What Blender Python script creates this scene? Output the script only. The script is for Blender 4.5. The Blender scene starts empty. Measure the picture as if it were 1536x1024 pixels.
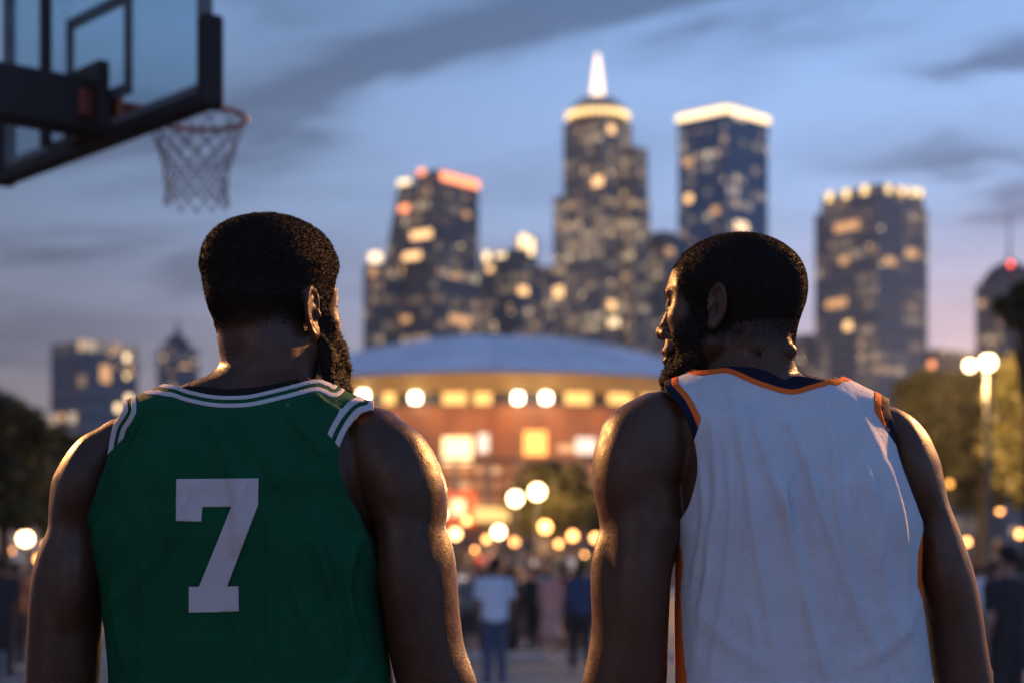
import bpy, bmesh, math, random
import numpy as np
from mathutils import Vector, Matrix
from mathutils.bvhtree import BVHTree

random.seed(7)
RNG = np.random.default_rng(11)
scene = bpy.context.scene
COL = scene.collection
PI = math.pi
FPX = 65.0 / 36.0 * 1536.0        # focal length of the lens in photo pixels
D0 = 2.7733                       # distance of the two men
CAMZ = 1.45                       # eye height of the camera
HOR = 870.0                       # pixel row of the horizon


def px2w(px, py, d):
    """A point of the place seen at photo pixel (px, py), d metres away."""
    return Vector(((px - 768.0) / FPX * d, d, CAMZ + (HOR - py) / FPX * d))


# ------------------------------------------------------------------ objects
def link(o, parent=None):
    COL.objects.link(o)
    if parent is not None:
        o.parent = parent
    return o


def empty(name, loc=(0, 0, 0), rz=0.0):
    o = bpy.data.objects.new(name, None)
    o.empty_display_size = 0.2
    o.location = loc
    o.rotation_euler = (0, 0, rz)
    return link(o)


def tag(o, label=None, cat=None, group=None, kind=None):
    if label:
        o['label'] = label
    if cat:
        o['category'] = cat
    if group:
        o['group'] = group
    if kind:
        o['kind'] = kind
    return o


def mesh_obj(name, V, F, mat=None, parent=None, smooth=False, uv=None):
    me = bpy.data.meshes.new(name)
    me.from_pydata([tuple(map(float, v)) for v in V], [], [tuple(map(int, f)) for f in F])
    me.update()
    if smooth:
        me.shade_smooth()
    if uv is not None:
        l = me.uv_layers.new(name='UVMap')
        for i, c in enumerate(uv):
            l.data[i].uv = c
    if mat is not None:
        me.materials.append(mat)
    o = bpy.data.objects.new(name, me)
    return link(o, parent)


class MB:
    """Collects boxes, tubes, lathes; build() links them as ONE mesh object."""

    def __init__(self):
        self.V = []
        self.F = []
        self.uv = []

    def add(self, V, F, uv=None):
        n = len(self.V)
        self.V += [tuple(v) for v in V]
        self.F += [tuple(i + n for i in f) for f in F]
        if uv is None:
            for f in F:
                self.uv += [(0.0, 0.0)] * len(f)
        else:
            self.uv += uv
        return self

    def box(self, c, s, rz=0.0, ax=None):
        hx, hy, hz = s[0] / 2, s[1] / 2, s[2] / 2
        M = Matrix.Rotation(rz, 3, 'Z') if ax is None else ax
        c = Vector(c)
        V = [c + M @ Vector((x * hx, y * hy, z * hz)) for x in (-1, 1) for y in (-1, 1) for z in (-1, 1)]
        F = [(0, 1, 3, 2), (4, 6, 7, 5), (0, 4, 5, 1), (2, 3, 7, 6), (0, 2, 6, 4), (1, 5, 7, 3)]
        return self.add(V, F)

    def rbox(self, c, s, r, M=None, seg=3):
        """box with rounded edges"""
        bm = bmesh.new()
        bmesh.ops.create_cube(bm, size=1.0)
        bmesh.ops.scale(bm, vec=s, verts=bm.verts)
        bmesh.ops.bevel(bm, geom=list(bm.edges), offset=r, segments=seg, affect='EDGES', profile=0.5)
        M = M or Matrix.Identity(3)
        c = Vector(c)
        bm.verts.index_update()
        V = [c + M @ v.co for v in bm.verts]
        F = [tuple(v.index for v in f.verts) for f in bm.faces]
        bm.free()
        return self.add(V, F)

    def tube(self, pts, r, n=8, closed=False):
        pts = [Vector(p) for p in pts]
        rs = r if isinstance(r, (list, tuple)) else [r] * len(pts)
        V = []
        F = []
        m = len(pts)
        up0 = None
        for i, p in enumerate(pts):
            a = pts[(i - 1) % m] if (closed or i > 0) else p
            b = pts[(i + 1) % m] if (closed or i < m - 1) else p
            d = (b - a).normalized()
            if up0 is None:
                up0 = Vector((0, 0, 1)) if abs(d.z) < 0.9 else Vector((1, 0, 0))
            u = (up0 - d * up0.dot(d))
            if u.length < 1e-4:
                u = d.orthogonal()
            u.normalize()
            up0 = u
            w = d.cross(u)
            for k in range(n):
                t = 2 * PI * k / n
                V.append(p + (u * math.cos(t) + w * math.sin(t)) * rs[i])
        for i in range(m if closed else m - 1):
            j = (i + 1) % m
            for k in range(n):
                l = (k + 1) % n
                F.append((i * n + k, i * n + l, j * n + l, j * n + k))
        if not closed:
            F.append(tuple(range(n - 1, -1, -1)))
            F.append(tuple((m - 1) * n + k for k in range(n)))
        return self.add(V, F)

    def lathe(self, c, prof, n=24, sx=1.0, sy=1.0, a0=0.0, a1=2 * PI):
        c = Vector(c)
        full = abs(a1 - a0 - 2 * PI) < 1e-6
        m = n if full else n + 1
        V = []
        F = []
        for (r, z) in prof:
            for k in range(m):
                t = a0 + (a1 - a0) * k / n
                V.append(c + Vector((r * math.cos(t) * sx, r * math.sin(t) * sy, z)))
        for i in range(len(prof) - 1):
            for k in range(n):
                l = (k + 1) % m
                F.append((i * m + k, i * m + l, (i + 1) * m + l, (i + 1) * m + k))
        return self.add(V, F)

    def ball(self, c, r, n=12, sz=1.0):
        prof = [(max(1e-4, r * math.sin(PI * i / n)), -r * sz * math.cos(PI * i / n)) for i in range(n + 1)]
        return self.lathe(c, prof, 2 * n)

    def prism(self, foot, z0, z1, z_scale_top=None, cap=True):
        """upright prism on a footprint (counter-clockwise), wall UVs in metres"""
        n = len(foot)
        top = foot if z_scale_top is None else z_scale_top
        V = [(p[0], p[1], z0) for p in foot] + [(p[0], p[1], z1) for p in top]
        F = []
        uv = []
        u = 0.0
        for i in range(n):
            j = (i + 1) % n
            w = math.hypot(foot[j][0] - foot[i][0], foot[j][1] - foot[i][1])
            F.append((i, j, n + j, n + i))
            uv += [(u, z0), (u + w, z0), (u + w, z1), (u, z1)]
            u += w + 17.3
        if cap:
            F.append(tuple(range(n, 2 * n)))
            uv += [(0.0, -50.0)] * n
            F.append(tuple(range(n - 1, -1, -1)))
            uv += [(0.0, -50.0)] * n
        return self.add(V, F, uv)

    def build(self, name, mat=None, parent=None, smooth=False):
        return mesh_obj(name, self.V, self.F, mat, parent, smooth, self.uv if any(u != (0.0, 0.0) for u in self.uv) else None)


# ---------------------------------------------------------------- materials
def new_mat(name):
    m = bpy.data.materials.new(name)
    m.use_nodes = True
    nt = m.node_tree
    for n in list(nt.nodes):
        nt.nodes.remove(n)
    out = nt.nodes.new('ShaderNodeOutputMaterial')
    bs = nt.nodes.new('ShaderNodeBsdfPrincipled')
    nt.links.new(bs.outputs[0], out.inputs[0])
    return m, nt, bs, out


def N(nt, typ, **kw):
    n = nt.nodes.new(typ)
    for k, v in kw.items():
        if k.startswith('i_'):
            key = k[2:]
            key = int(key) if key.isdigit() else key.replace('_', ' ')
            n.inputs[key].default_value = v
        else:
            setattr(n, k, v)
    return n


def c4(c):
    return (c[0], c[1], c[2], 1.0)


def ramp(nt, stops, interp='LINEAR'):
    r = nt.nodes.new('ShaderNodeValToRGB')
    r.color_ramp.interpolation = interp
    el = r.color_ramp.elements
    while len(el) > 1:
        el.remove(el[-1])
    el[0].position = stops[0][0]
    el[0].color = c4(stops[0][1])
    for p, c in stops[1:]:
        e = el.new(p)
        e.color = c4(c)
    return r


def basic(name, col, rough=0.6, metal=0.0, var=0.25, scale=8.0, bump=0.0, bscale=60.0, spec=0.5, sheen=0.0):
    """a painted / cast / woven surface with a little unevenness of its own"""
    m, nt, bs, out = new_mat(name)
    tc = N(nt, 'ShaderNodeTexCoord')
    no = N(nt, 'ShaderNodeTexNoise', i_Scale=scale, i_Detail=5.0)
    nt.links.new(tc.outputs['Object'], no.inputs['Vector'])
    lo = [max(0.0, c * (1 - var)) for c in col]
    hi = [min(1.0, c * (1 + var)) for c in col]
    r = ramp(nt, [(0.3, lo), (0.7, hi)])
    nt.links.new(no.outputs['Fac'], r.inputs[0])
    nt.links.new(r.outputs[0], bs.inputs['Base Color'])
    bs.inputs['Roughness'].default_value = rough
    bs.inputs['Metallic'].default_value = metal
    bs.inputs['Specular IOR Level'].default_value = spec
    if sheen:
        bs.inputs['Sheen Weight'].default_value = sheen
    if bump:
        n2 = N(nt, 'ShaderNodeTexNoise', i_Scale=bscale, i_Detail=4.0)
        nt.links.new(tc.outputs['Object'], n2.inputs['Vector'])
        b = N(nt, 'ShaderNodeBump', i_Strength=bump, i_Distance=0.01)
        nt.links.new(n2.outputs['Fac'], b.inputs['Height'])
        nt.links.new(b.outputs[0], bs.inputs['Normal'])
    return m


def emit(name, col, strength, sample=False):
    m, nt, bs, out = new_mat(name)
    bs.inputs['Base Color'].default_value = c4([c * 0.5 for c in col])
    bs.inputs['Emission Color'].default_value = c4(col)
    bs.inputs['Emission Strength'].default_value = strength
    m.cycles.emission_sampling = 'AUTO' if sample else 'NONE'
    return m


def skin_mat(name, col, rough=0.42):
    m, nt, bs, out = new_mat(name)
    tc = N(nt, 'ShaderNodeTexCoord')
    n1 = N(nt, 'ShaderNodeTexNoise', i_Scale=9.0, i_Detail=6.0, i_Roughness=0.6)
    nt.links.new(tc.outputs['Object'], n1.inputs['Vector'])
    r = ramp(nt, [(0.3, [c * 0.72 for c in col]), (0.72, [c * 1.25 for c in col])])
    nt.links.new(n1.outputs['Fac'], r.inputs[0])
    # shaved stubble darkens the scalp and jaw
    at = N(nt, 'ShaderNodeAttribute', attribute_name='stubble')
    sn = N(nt, 'ShaderNodeTexNoise', i_Scale=420.0, i_Detail=2.0)
    nt.links.new(tc.outputs['Object'], sn.inputs['Vector'])
    sr = ramp(nt, [(0.3, (.75,) * 3), (0.6, (1.0,) * 3)])
    nt.links.new(sn.outputs['Fac'], sr.inputs[0])
    sm = N(nt, 'ShaderNodeMath', operation='MULTIPLY')
    nt.links.new(at.outputs['Fac'], sm.inputs[0])
    nt.links.new(sr.outputs[0], sm.inputs[1])
    mh = N(nt, 'ShaderNodeMix', data_type='RGBA')
    nt.links.new(sm.outputs[0], mh.inputs['Factor'])
    nt.links.new(r.outputs[0], mh.inputs['A'])
    mh.inputs['B'].default_value = (.007, .006, .0055, 1)
    nt.links.new(mh.outputs['Result'], bs.inputs['Base Color'])
    # sweat: gloss breaks up in fine patches
    n2 = N(nt, 'ShaderNodeTexNoise', i_Scale=55.0, i_Detail=5.0)
    nt.links.new(tc.outputs['Object'], n2.inputs['Vector'])
    r2 = ramp(nt, [(0.35, (rough - 0.1,) * 3), (0.7, (rough + 0.16,) * 3)])
    nt.links.new(n2.outputs['Fac'], r2.inputs[0])
    nt.links.new(r2.outputs[0], bs.inputs['Roughness'])
    v = N(nt, 'ShaderNodeTexVoronoi', i_Scale=520.0)
    nt.links.new(tc.outputs['Object'], v.inputs['Vector'])
    n3 = N(nt, 'ShaderNodeTexNoise', i_Scale=210.0, i_Detail=4.0)
    nt.links.new(tc.outputs['Object'], n3.inputs['Vector'])
    ad = N(nt, 'ShaderNodeMath', operation='MULTIPLY_ADD')
    nt.links.new(v.outputs['Distance'], ad.inputs[0])
    ad.inputs[1].default_value = 0.5
    nt.links.new(n3.outputs['Fac'], ad.inputs[2])
    b = N(nt, 'ShaderNodeBump', i_Strength=0.4, i_Distance=0.0013)
    nt.links.new(ad.outputs[0], b.inputs['Height'])
    nt.links.new(b.outputs[0], bs.inputs['Normal'])
    bs.inputs['Specular IOR Level'].default_value = 0.30
    bs.inputs['Subsurface Weight'].default_value = 0.0
    return m


def cloth_mat(name, col, rough=0.8, weave=900.0, var=0.12, bump=0.6):
    m, nt, bs, out = new_mat(name)
    tc = N(nt, 'ShaderNodeTexCoord')
    n1 = N(nt, 'ShaderNodeTexNoise', i_Scale=14.0, i_Detail=6.0)
    nt.links.new(tc.outputs['Object'], n1.inputs['Vector'])
    # mesh-knit holes
    v = N(nt, 'ShaderNodeTexVoronoi', i_Scale=weave * 0.27)
    v.inputs['Randomness'].default_value = 1.0
    nt.links.new(tc.outputs['Object'], v.inputs['Vector'])
    r = ramp(nt, [(0.3, [c * (1 - var) for c in col]), (0.7, [min(1, c * (1 + var)) for c in col])])
    nt.links.new(n1.outputs['Fac'], r.inputs[0])
    rv = ramp(nt, [(0.10, (0.90,) * 3), (0.42, (1.0,) * 3)])
    nt.links.new(v.outputs['Distance'], rv.inputs[0])
    mx = N(nt, 'ShaderNodeMix', data_type='RGBA', blend_type='MULTIPLY')
    mx.inputs['Factor'].default_value = 1.0
    nt.links.new(r.outputs[0], mx.inputs['A'])
    nt.links.new(rv.outputs[0], mx.inputs['B'])
    nt.links.new(mx.outputs['Result'], bs.inputs['Base Color'])
    n2 = N(nt, 'ShaderNodeTexNoise', i_Scale=330.0, i_Detail=3.0)
    nt.links.new(tc.outputs['Object'], n2.inputs['Vector'])
    n4 = N(nt, 'ShaderNodeTexNoise', i_Scale=38.0, i_Detail=5.0)
    nt.links.new(tc.outputs['Object'], n4.inputs['Vector'])
    ad = N(nt, 'ShaderNodeMath', operation='MULTIPLY_ADD')
    nt.links.new(n4.outputs['Fac'], ad.inputs[0])
    ad.inputs[1].default_value = 2.2
    nt.links.new(n2.outputs['Fac'], ad.inputs[2])
    b = N(nt, 'ShaderNodeBump', i_Strength=bump, i_Distance=0.0022)
    nt.links.new(ad.outputs[0], b.inputs['Height'])
    nt.links.new(b.outputs[0], bs.inputs['Normal'])
    bs.inputs['Roughness'].default_value = rough
    bs.inputs['Specular IOR Level'].default_value = 0.12
    return m


def hair_mat(name, col=(0.006, 0.0055, 0.005)):
    m, nt, bs, out = new_mat(name)
    tc = N(nt, 'ShaderNodeTexCoord')
    n1 = N(nt, 'ShaderNodeTexNoise', i_Scale=330.0, i_Detail=3.0)
    nt.links.new(tc.outputs['Object'], n1.inputs['Vector'])
    r = ramp(nt, [(0.3, [c * 0.5 for c in col]), (0.7, [c * 1.9 for c in col])])
    nt.links.new(n1.outputs['Fac'], r.inputs[0])
    nt.links.new(r.outputs[0], bs.inputs['Base Color'])
    b = N(nt, 'ShaderNodeBump', i_Strength=0.8, i_Distance=0.002)
    nt.links.new(n1.outputs['Fac'], b.inputs['Height'])
    nt.links.new(b.outputs[0], bs.inputs['Normal'])
    bs.inputs['Roughness'].default_value = 0.75
    bs.inputs['Specular IOR Level'].default_value = 0.18
    return m


# --------------------------------------------------------- implicit surfaces
def smin(a, b, k):
    if k <= 0:
        return np.minimum(a, b)
    h = np.clip(0.5 + 0.5 * (b - a) / k, 0, 1)
    return b + (a - b) * h - k * h * (1 - h)


def smax(a, b, k):
    return -smin(-a, -b, k)


def ell(X, Y, Z, c, r, ang=0.0):
    """ellipsoid, turned by ang in the X-Z plane"""
    x, y, z = X - c[0], Y - c[1], Z - c[2]
    if ang:
        ca, sa = math.cos(ang), math.sin(ang)
        x, z = x * ca + z * sa, -x * sa + z * ca
    k0 = np.sqrt((x / r[0]) ** 2 + (y / r[1]) ** 2 + (z / r[2]) ** 2) + 1e-9
    k1 = np.sqrt((x / r[0] ** 2) ** 2 + (y / r[1] ** 2) ** 2 + (z / r[2] ** 2) ** 2) + 1e-9
    return k0 * (k0 - 1.0) / k1


def caps(X, Y, Z, a, b, ra, rb):
    ax, ay, az = a
    bx, by, bz = b[0] - ax, b[1] - ay, b[2] - az
    L = bx * bx + by * by + bz * bz
    t = np.clip(((X - ax) * bx + (Y - ay) * by + (Z - az) * bz) / L, 0, 1)
    return np.sqrt((X - ax - t * bx) ** 2 + (Y - ay - t * by) ** 2 + (Z - az - t * bz) ** 2) - (ra + (rb - ra) * t)


def pch(x, xs, ys):
    """smooth monotone cubic through the rows"""
    xs = np.asarray(xs, float)
    ys = np.asarray(ys, float)
    h = np.diff(xs)
    dl = np.diff(ys) / h
    m = np.zeros_like(xs)
    m[1:-1] = np.where(dl[:-1] * dl[1:] > 0, 2 * dl[:-1] * dl[1:] / (dl[:-1] + dl[1:] + 1e-12), 0)
    m[0], m[-1] = dl[0], dl[-1]
    x = np.clip(x, xs[0], xs[-1])
    i = np.clip(np.searchsorted(xs, x) - 1, 0, len(h) - 1)
    t = (x - xs[i]) / h[i]
    return ((1 + 2 * t) * (1 - t) ** 2 * ys[i] + t * (1 - t) ** 2 * h[i] * m[i]
            + t * t * (3 - 2 * t) * ys[i + 1] + t * t * (t - 1) * h[i] * m[i + 1])


class Field:
    def __init__(self, xs, ys, zs):
        self.xs, self.ys, self.zs = [np.asarray(a, np.float32) for a in (xs, ys, zs)]
        self.D = np.full((len(xs), len(ys), len(zs)), 0.5, np.float32)

    def sub(self, lo, hi):
        s = []
        for a, l, h in zip((self.xs, self.ys, self.zs), lo, hi):
            i = int(np.searchsorted(a, l))
            j = int(np.searchsorted(a, h))
            s.append(slice(max(0, i - 1), min(len(a), j + 1)))
        return tuple(s)

    def grid(self, s):
        return (self.xs[s[0]][:, None, None], self.ys[s[1]][None, :, None], self.zs[s[2]][None, None, :])

    def add(self, fn, lo, hi, k=0.01, op='u'):
        pad = k + 0.03
        s = self.sub([a - pad for a in lo], [a + pad for a in hi])
        X, Y, Z = self.grid(s)
        if 0 in [len(range(*q.indices(n))) for q, n in zip(s, self.D.shape)]:
            return
        d = fn(X, Y, Z).astype(np.float32)
        if op == 'u':
            self.D[s] = smin(self.D[s], d, k)
        else:
            self.D[s] = smax(self.D[s], -d, k)

    def mesh(self, relax=2):
        return surface_nets(self.D, self.xs, self.ys, self.zs, relax)


def surface_nets(D, xs, ys, zs, relax=2):
    ins = D < 0
    nx, ny, nz = D.shape
    cnt = np.zeros((nx - 1, ny - 1, nz - 1), np.int8)
    for a in (0, 1):
        for b in (0, 1):
            for c in (0, 1):
                cnt += ins[a:nx - 1 + a, b:ny - 1 + b, c:nz - 1 + c]
    act = (cnt > 0) & (cnt < 8)
    I = np.argwhere(act)
    vid = np.full(act.shape, -1, np.int64)
    vid[act] = np.arange(len(I))
    acc = np.zeros((len(I), 3))
    num = np.zeros(len(I))
    cor = [(a, b, c) for a in (0, 1) for b in (0, 1) for c in (0, 1)]

    def P(q):
        return np.stack([xs[I[:, 0] + q[0]], ys[I[:, 1] + q[1]], zs[I[:, 2] + q[2]]], 1).astype(float)

    def Dv(q):
        return D[I[:, 0] + q[0], I[:, 1] + q[1], I[:, 2] + q[2]].astype(float)
    for i, p in enumerate(cor):
        for q in cor[i + 1:]:
            if sum(abs(u - v) for u, v in zip(p, q)) != 1:
                continue
            dp, dq = Dv(p), Dv(q)
            cr = (dp < 0) != (dq < 0)
            t = np.where(cr, dp / np.where(cr, dp - dq, 1), 0)
            acc += np.where(cr[:, None], P(p) * (1 - t)[:, None] + P(q) * t[:, None], 0)
            num += cr
    V = acc / num[:, None]
    F = []
    # x edges
    for ax in range(3):
        sl0 = [slice(None)] * 3
        sl1 = [slice(None)] * 3
        sl0[ax] = slice(0, -1)
        sl1[ax] = slice(1, None)
        a = ins[tuple(sl0)]
        b = ins[tuple(sl1)]
        E = np.argwhere(a != b)
        o1, o2 = [(1, 2), (2, 0), (0, 1)][ax]
        E = E[(E[:, o1] > 0) & (E[:, o2] > 0) & (E[:, o1] < D.shape[o1] - 1) & (E[:, o2] < D.shape[o2] - 1)]
        flip = ins[E[:, 0], E[:, 1], E[:, 2]]

        def cell(d1, d2):
            c = E.copy()
            c[:, o1] += d1
            c[:, o2] += d2
            return vid[c[:, 0], c[:, 1], c[:, 2]]
        q = np.stack([cell(-1, -1), cell(0, -1), cell(0, 0), cell(-1, 0)], 1)
        q[~flip] = q[~flip][:, ::-1]
        F.append(q)
    F = np.concatenate(F)
    F = F[(F >= 0).all(1)]
    for _ in range(relax):
        s = np.zeros_like(V)
        n = np.zeros(len(V))
        for a, b in ((0, 1), (1, 2), (2, 3), (3, 0)):
            np.add.at(s, F[:, a], V[F[:, b]])
            np.add.at(n, F[:, a], 1)
            np.add.at(s, F[:, b], V[F[:, a]])
            np.add.at(n, F[:, b], 1)
        V = 0.4 * V + 0.6 * s / np.maximum(n, 1)[:, None]
    return V, F


def vnormals(V, F):
    n = np.cross(V[F[:, 2]] - V[F[:, 0]], V[F[:, -1]] - V[F[:, 1]])
    out = np.zeros_like(V)
    for k in range(F.shape[1]):
        np.add.at(out, F[:, k], n)
    return out / (np.linalg.norm(out, axis=1)[:, None] + 1e-12)


def np_mesh(name, V, F, mats, parent=None, mi=None):
    """fast mesh object from arrays"""
    me = bpy.data.meshes.new(name)
    n = F.shape[1]
    me.vertices.add(len(V))
    me.vertices.foreach_set('co', np.ascontiguousarray(V, np.float32).ravel())
    me.loops.add(len(F) * n)
    me.loops.foreach_set('vertex_index', np.ascontiguousarray(F, np.int32).ravel())
    me.polygons.add(len(F))
    me.polygons.foreach_set('loop_start', np.arange(0, len(F) * n, n, dtype=np.int32))
    if mi is not None:
        me.polygons.foreach_set('material_index', np.ascontiguousarray(mi, np.int32))
    me.update(calc_edges=True)
    me.validate()
    me.shade_smooth()
    for m in (mats if isinstance(mats, (list, tuple)) else [mats]):
        me.materials.append(m)
    o = bpy.data.objects.new(name, me)
    return link(o, parent)


def spacing(parts):
    """uneven grid line positions from (start, end, step) runs"""
    out = [parts[0][0]]
    for a, b, st in parts:
        n = max(1, int(round((b - a) / st)))
        out += [a + (b - a) * (i + 1) / n for i in range(n)]
    return np.array(out)
RIM_WL = 5000.0
RIM_WR = 7500.0

# ------------------------------------------------------------------ the head
def sst(x, a, b):
    t = np.clip((x - a) / (b - a), 0, 1)
    return t * t * (3 - 2 * t)


def head_frame(O, yaw, pitch, k):
    f = Vector((math.sin(yaw), math.cos(yaw), 0))
    r = Vector((math.cos(yaw), -math.sin(yaw), 0))
    u = Vector((0, 0, 1))
    f2 = f * math.cos(pitch) + u * math.sin(pitch)
    u2 = u * math.cos(pitch) - f * math.sin(pitch)

    def loc(X, Y, Z):
        x, y, z = (X - O[0]), (Y - O[1]), (Z - O[2])
        s = 1000.0 / k
        return ((x * r.x + y * r.y + z * r.z) * s, (x * f2.x + y * f2.y + z * f2.z) * s,
                (x * u2.x + y * u2.y + z * u2.z) * s)
    return loc


def ear_sdf(x, y, z, s, flare=24.0, es=1.0):
    xe = 73.0 + (s * x - 73.0) / es
    y, z = 6 + (y - 6) / es, 3 + (z - 3) / es
    ph = math.radians(flare)
    dx, dy = xe - 73.0, y - 6.0
    uu = dx * math.sin(ph) - dy * math.cos(ph)
    nn = dx * math.cos(ph) + dy * math.sin(ph)
    vv = z - 3.0
    t = math.radians(9)
    uu, vv = uu * math.cos(t) - vv * math.sin(t), uu * math.sin(t) + vv * math.cos(t)
    w = 1.0 - 0.28 * sst(-vv, 0, 30)
    pl = ell(uu, nn, vv, (15, 0, 0), (16, 4.2, 31))
    e = np.sqrt(((uu - 15) / (15.2 * w)) ** 2 + (vv / 30.0) ** 2)
    gate = 60 * sst(6 - uu, 0, 8) * sst(4 - vv, 0, 10)
    ring = np.sqrt(((e - 1) * 18) ** 2 + (nn - 3.2) ** 2) - 3.3 + gate
    e2 = np.sqrt(((uu - 13) / 9.5) ** 2 + ((vv + 1) / 18.0) ** 2)
    ring2 = np.sqrt(((e2 - 1) * 12) ** 2 + (nn - 2.6) ** 2) - 2.5 + 40 * sst(12 - uu, 0, 6)
    trag = ell(uu, nn, vv, (2.5, 3, -4), (4.5, 4.5, 7))
    lobe = ell(uu, nn, vv, (8.5, 1.2, -27), (7.5, 4.6, 8.5))
    d = smin(pl, ring, 2.5)
    d = smax(d, -ell(uu, nn, vv, (11.5, 6, -6), (7.5, 6.5, 11)), 2)
    d = smax(d, -ell(uu, nn, vv, (11, 6, 15), (6, 5, 8)), 2)
    d = smin(d, ring2, 2)
    d = smin(d, trag, 2)
    return smin(d, lobe, 4) * es


def head_core(x, y, z, p):
    """skull, jaw and neck root without ears (mm, head frame)"""
    top = p.get('top', 130.0)
    w = p.get('width', 77.0)
    d = ell(x, y, z, (0, -5, 46), (w, 98, top - 46))
    low = ell(x, y, z, (0, -8, 40), (w, 95, 62))
    d = smin(d, low, 12)
    d = smin(d, ell(x, y, z, (0, 40, 44), (w - 11, 54, top - 74)), 14)
    d = smin(d, ell(x, y, z, (0, -58, 18), (58, 44, 46)), 14)
    d = smin(d, ell(x, y, z, (0, 36, -22), (60, 52, 72)), 16)
    d = smin(d, ell(x, y, z, (0, p.get('rooty', -26), -28), (56, 57, 64)), 22)
    ax = np.abs(x)
    d = smin(d, caps(ax, y, z, (54, 8, -48), (22, 72, -90), 19, 18), 16)
    d = smin(d, ell(x, y, z, (0, 80, -90), (24, 17, 18)), 14)
    d = smin(d, ell(ax, y, z, (46, 60, -6), (21, 23, 18)), 14)
    d = smin(d, caps(ax, y, z, (50, 52, 32), (48, 58, -30), 17, 17), 14)
    return d


def head_sdf(x, y, z, p):
    d = head_core(x, y, z, p)
    ax = np.abs(x)
    d = smin(d, caps(ax, y, z, (8, 92, 31), (44, 78, 32), 11, 10), 9)
    d = smax(d, -ell(ax, y, z, (32, 104, 12), (20, 19, 14)), 8)
    d = smin(d, ell(ax, y, z, (31, 80, 12), (14, 13.5, 13.5)), 2)
    d = smin(d, caps(ax, y, z, (18, 91, 20), (46, 80, 17), 4.5, 4.5), 4)     # upper lid
    d = smin(d, caps(ax, y, z, (20, 89, 3), (44, 80, 5), 4, 4), 4)           # lower lid
    d = smin(d, caps(x, y, z, (0, 92, 24), (0, 108, -16), 8, 12), 9)
    d = smin(d, ell(x, y, z, (0, 111, -20), (14, 13, 11)), 6)
    d = smin(d, ell(ax, y, z, (16, 99, -23), (10, 12, 9)), 5)
    d = smax(d, -ell(ax, y, z, (8, 108, -31), (5, 7, 4)), 3)
    d = smin(d, ell(x, y, z, (0, 88, -48), (34, 18, 22)), 10)
    d = smin(d, ell(x, y, z, (0, 100, -50), (25, 11, 8)), 4)
    d = smin(d, ell(x, y, z, (0, 98, -63), (23, 12, 9)), 4)
    d = smax(d, -caps(ax, y, z, (0, 112, -56.5), (26, 98, -57), 2.2, 1.5), 3)
    for s in (-1, 1):
        d = smin(d, ear_sdf(x, y, z, s, p.get('flareR' if s > 0 else 'flareL', p.get('flare', 24.0)), p.get('es', 1.0)), 4)
    return d


# ---------------------------------------------------------------- loft bodies
def loft(rows, d0, n=2.2, shear=0.0, grow=0.0, gy=None, up=0.0, spine=None, cut=None):
    """stack of rounded slices; rows = (pixel row, left px, right px, depth centre, front half, back half)"""
    s = (D0 + d0) / FPX
    R = np.array(rows, float)
    z = CAMZ + (HOR - R[:, 0]) * s + up
    o = np.argsort(z)
    z = z[o]
    xl = (R[o, 1] - 768) * s - grow
    xr = (R[o, 2] - 768) * s + grow
    gy = grow if gy is None else gy
    yc, bf, bb = R[o, 3] + D0 + d0, R[o, 4] + gy, R[o, 5] + gy
    zmin, zmax = z[0], z[-1]
    if cut:
        zmin = max(zmin, cut)

    def fn(X, Y, Z):
        zz = np.asarray(Z, float).ravel()
        sh = (1, 1, -1)
        L, Rr = pch(zz, z, xl).reshape(sh), pch(zz, z, xr).reshape(sh)
        C = pch(zz, z, yc).reshape(sh)
        BF, BB = pch(zz, z, bf).reshape(sh), pch(zz, z, bb).reshape(sh)
        a = np.maximum((Rr - L) / 2, 0.004)
        xc = (Rr + L) / 2
        dx = X - xc
        dy = Y - C - shear * dx
        b = np.where(dy > 0, BF, BB)
        if spine is not None:
            g = np.exp(-((X - spine[0]) / spine[1]) ** 2) * spine[2]
            b = b - g * (dy < 0)
        rho = ((np.abs(dx) / a) ** n + (np.abs(dy) / b) ** n) ** (1.0 / n) + 1e-6
        d = (1 - 1 / rho) * np.sqrt(dx * dx + dy * dy)
        d = np.maximum(d, -np.minimum(a, b))
        return np.maximum(d, np.maximum(Z - zmax, zmin - Z))
    big = max(bf.max(), bb.max()) + abs(shear) * (xr - xl).max() / 2
    return fn, (xl.min(), yc.min() - big, zmin), (xr.max(), yc.max() + big, zmax)


# ------------------------------------------------- cutting cloth along curves
def catmull(P, m=6, closed=False):
    P = [np.array(p, float) for p in P]
    out = []
    for i in range(len(P) - 1):
        p0 = P[max(i - 1, 0)]
        p1, p2 = P[i], P[i + 1]
        p3 = P[min(i + 2, len(P) - 1)]
        for j in range(m):
            t = j / m
            out.append(0.5 * ((2 * p1) + (-p0 + p2) * t + (2 * p0 - 5 * p1 + 4 * p2 - p3) * t * t
                              + (-p0 + 3 * p1 - 3 * p2 + p3) * t ** 3))
    out.append(P[-1])
    return np.array(out)


def poly_sd(U, W, P):
    """signed pixel distance to a closed outline: negative inside"""
    d = np.full(U.shape, 1e9)
    inside = np.zeros(U.shape, bool)
    n = len(P)
    for i in range(n):
        a, b = P[i], P[(i + 1) % n]
        e = b - a
        L = e @ e + 1e-12
        t = np.clip(((U - a[0]) * e[0] + (W - a[1]) * e[1]) / L, 0, 1)
        d = np.minimum(d, (U - a[0] - t * e[0]) ** 2 + (W - a[1] - t * e[1]) ** 2)
        c = ((a[1] > W) != (b[1] > W)) & (U < (b[0] - a[0]) * (W - a[1]) / (b[1] - a[1] + 1e-12) + a[0])
        inside ^= c
    d = np.sqrt(d)
    return np.where(inside, -d, d)


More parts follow.
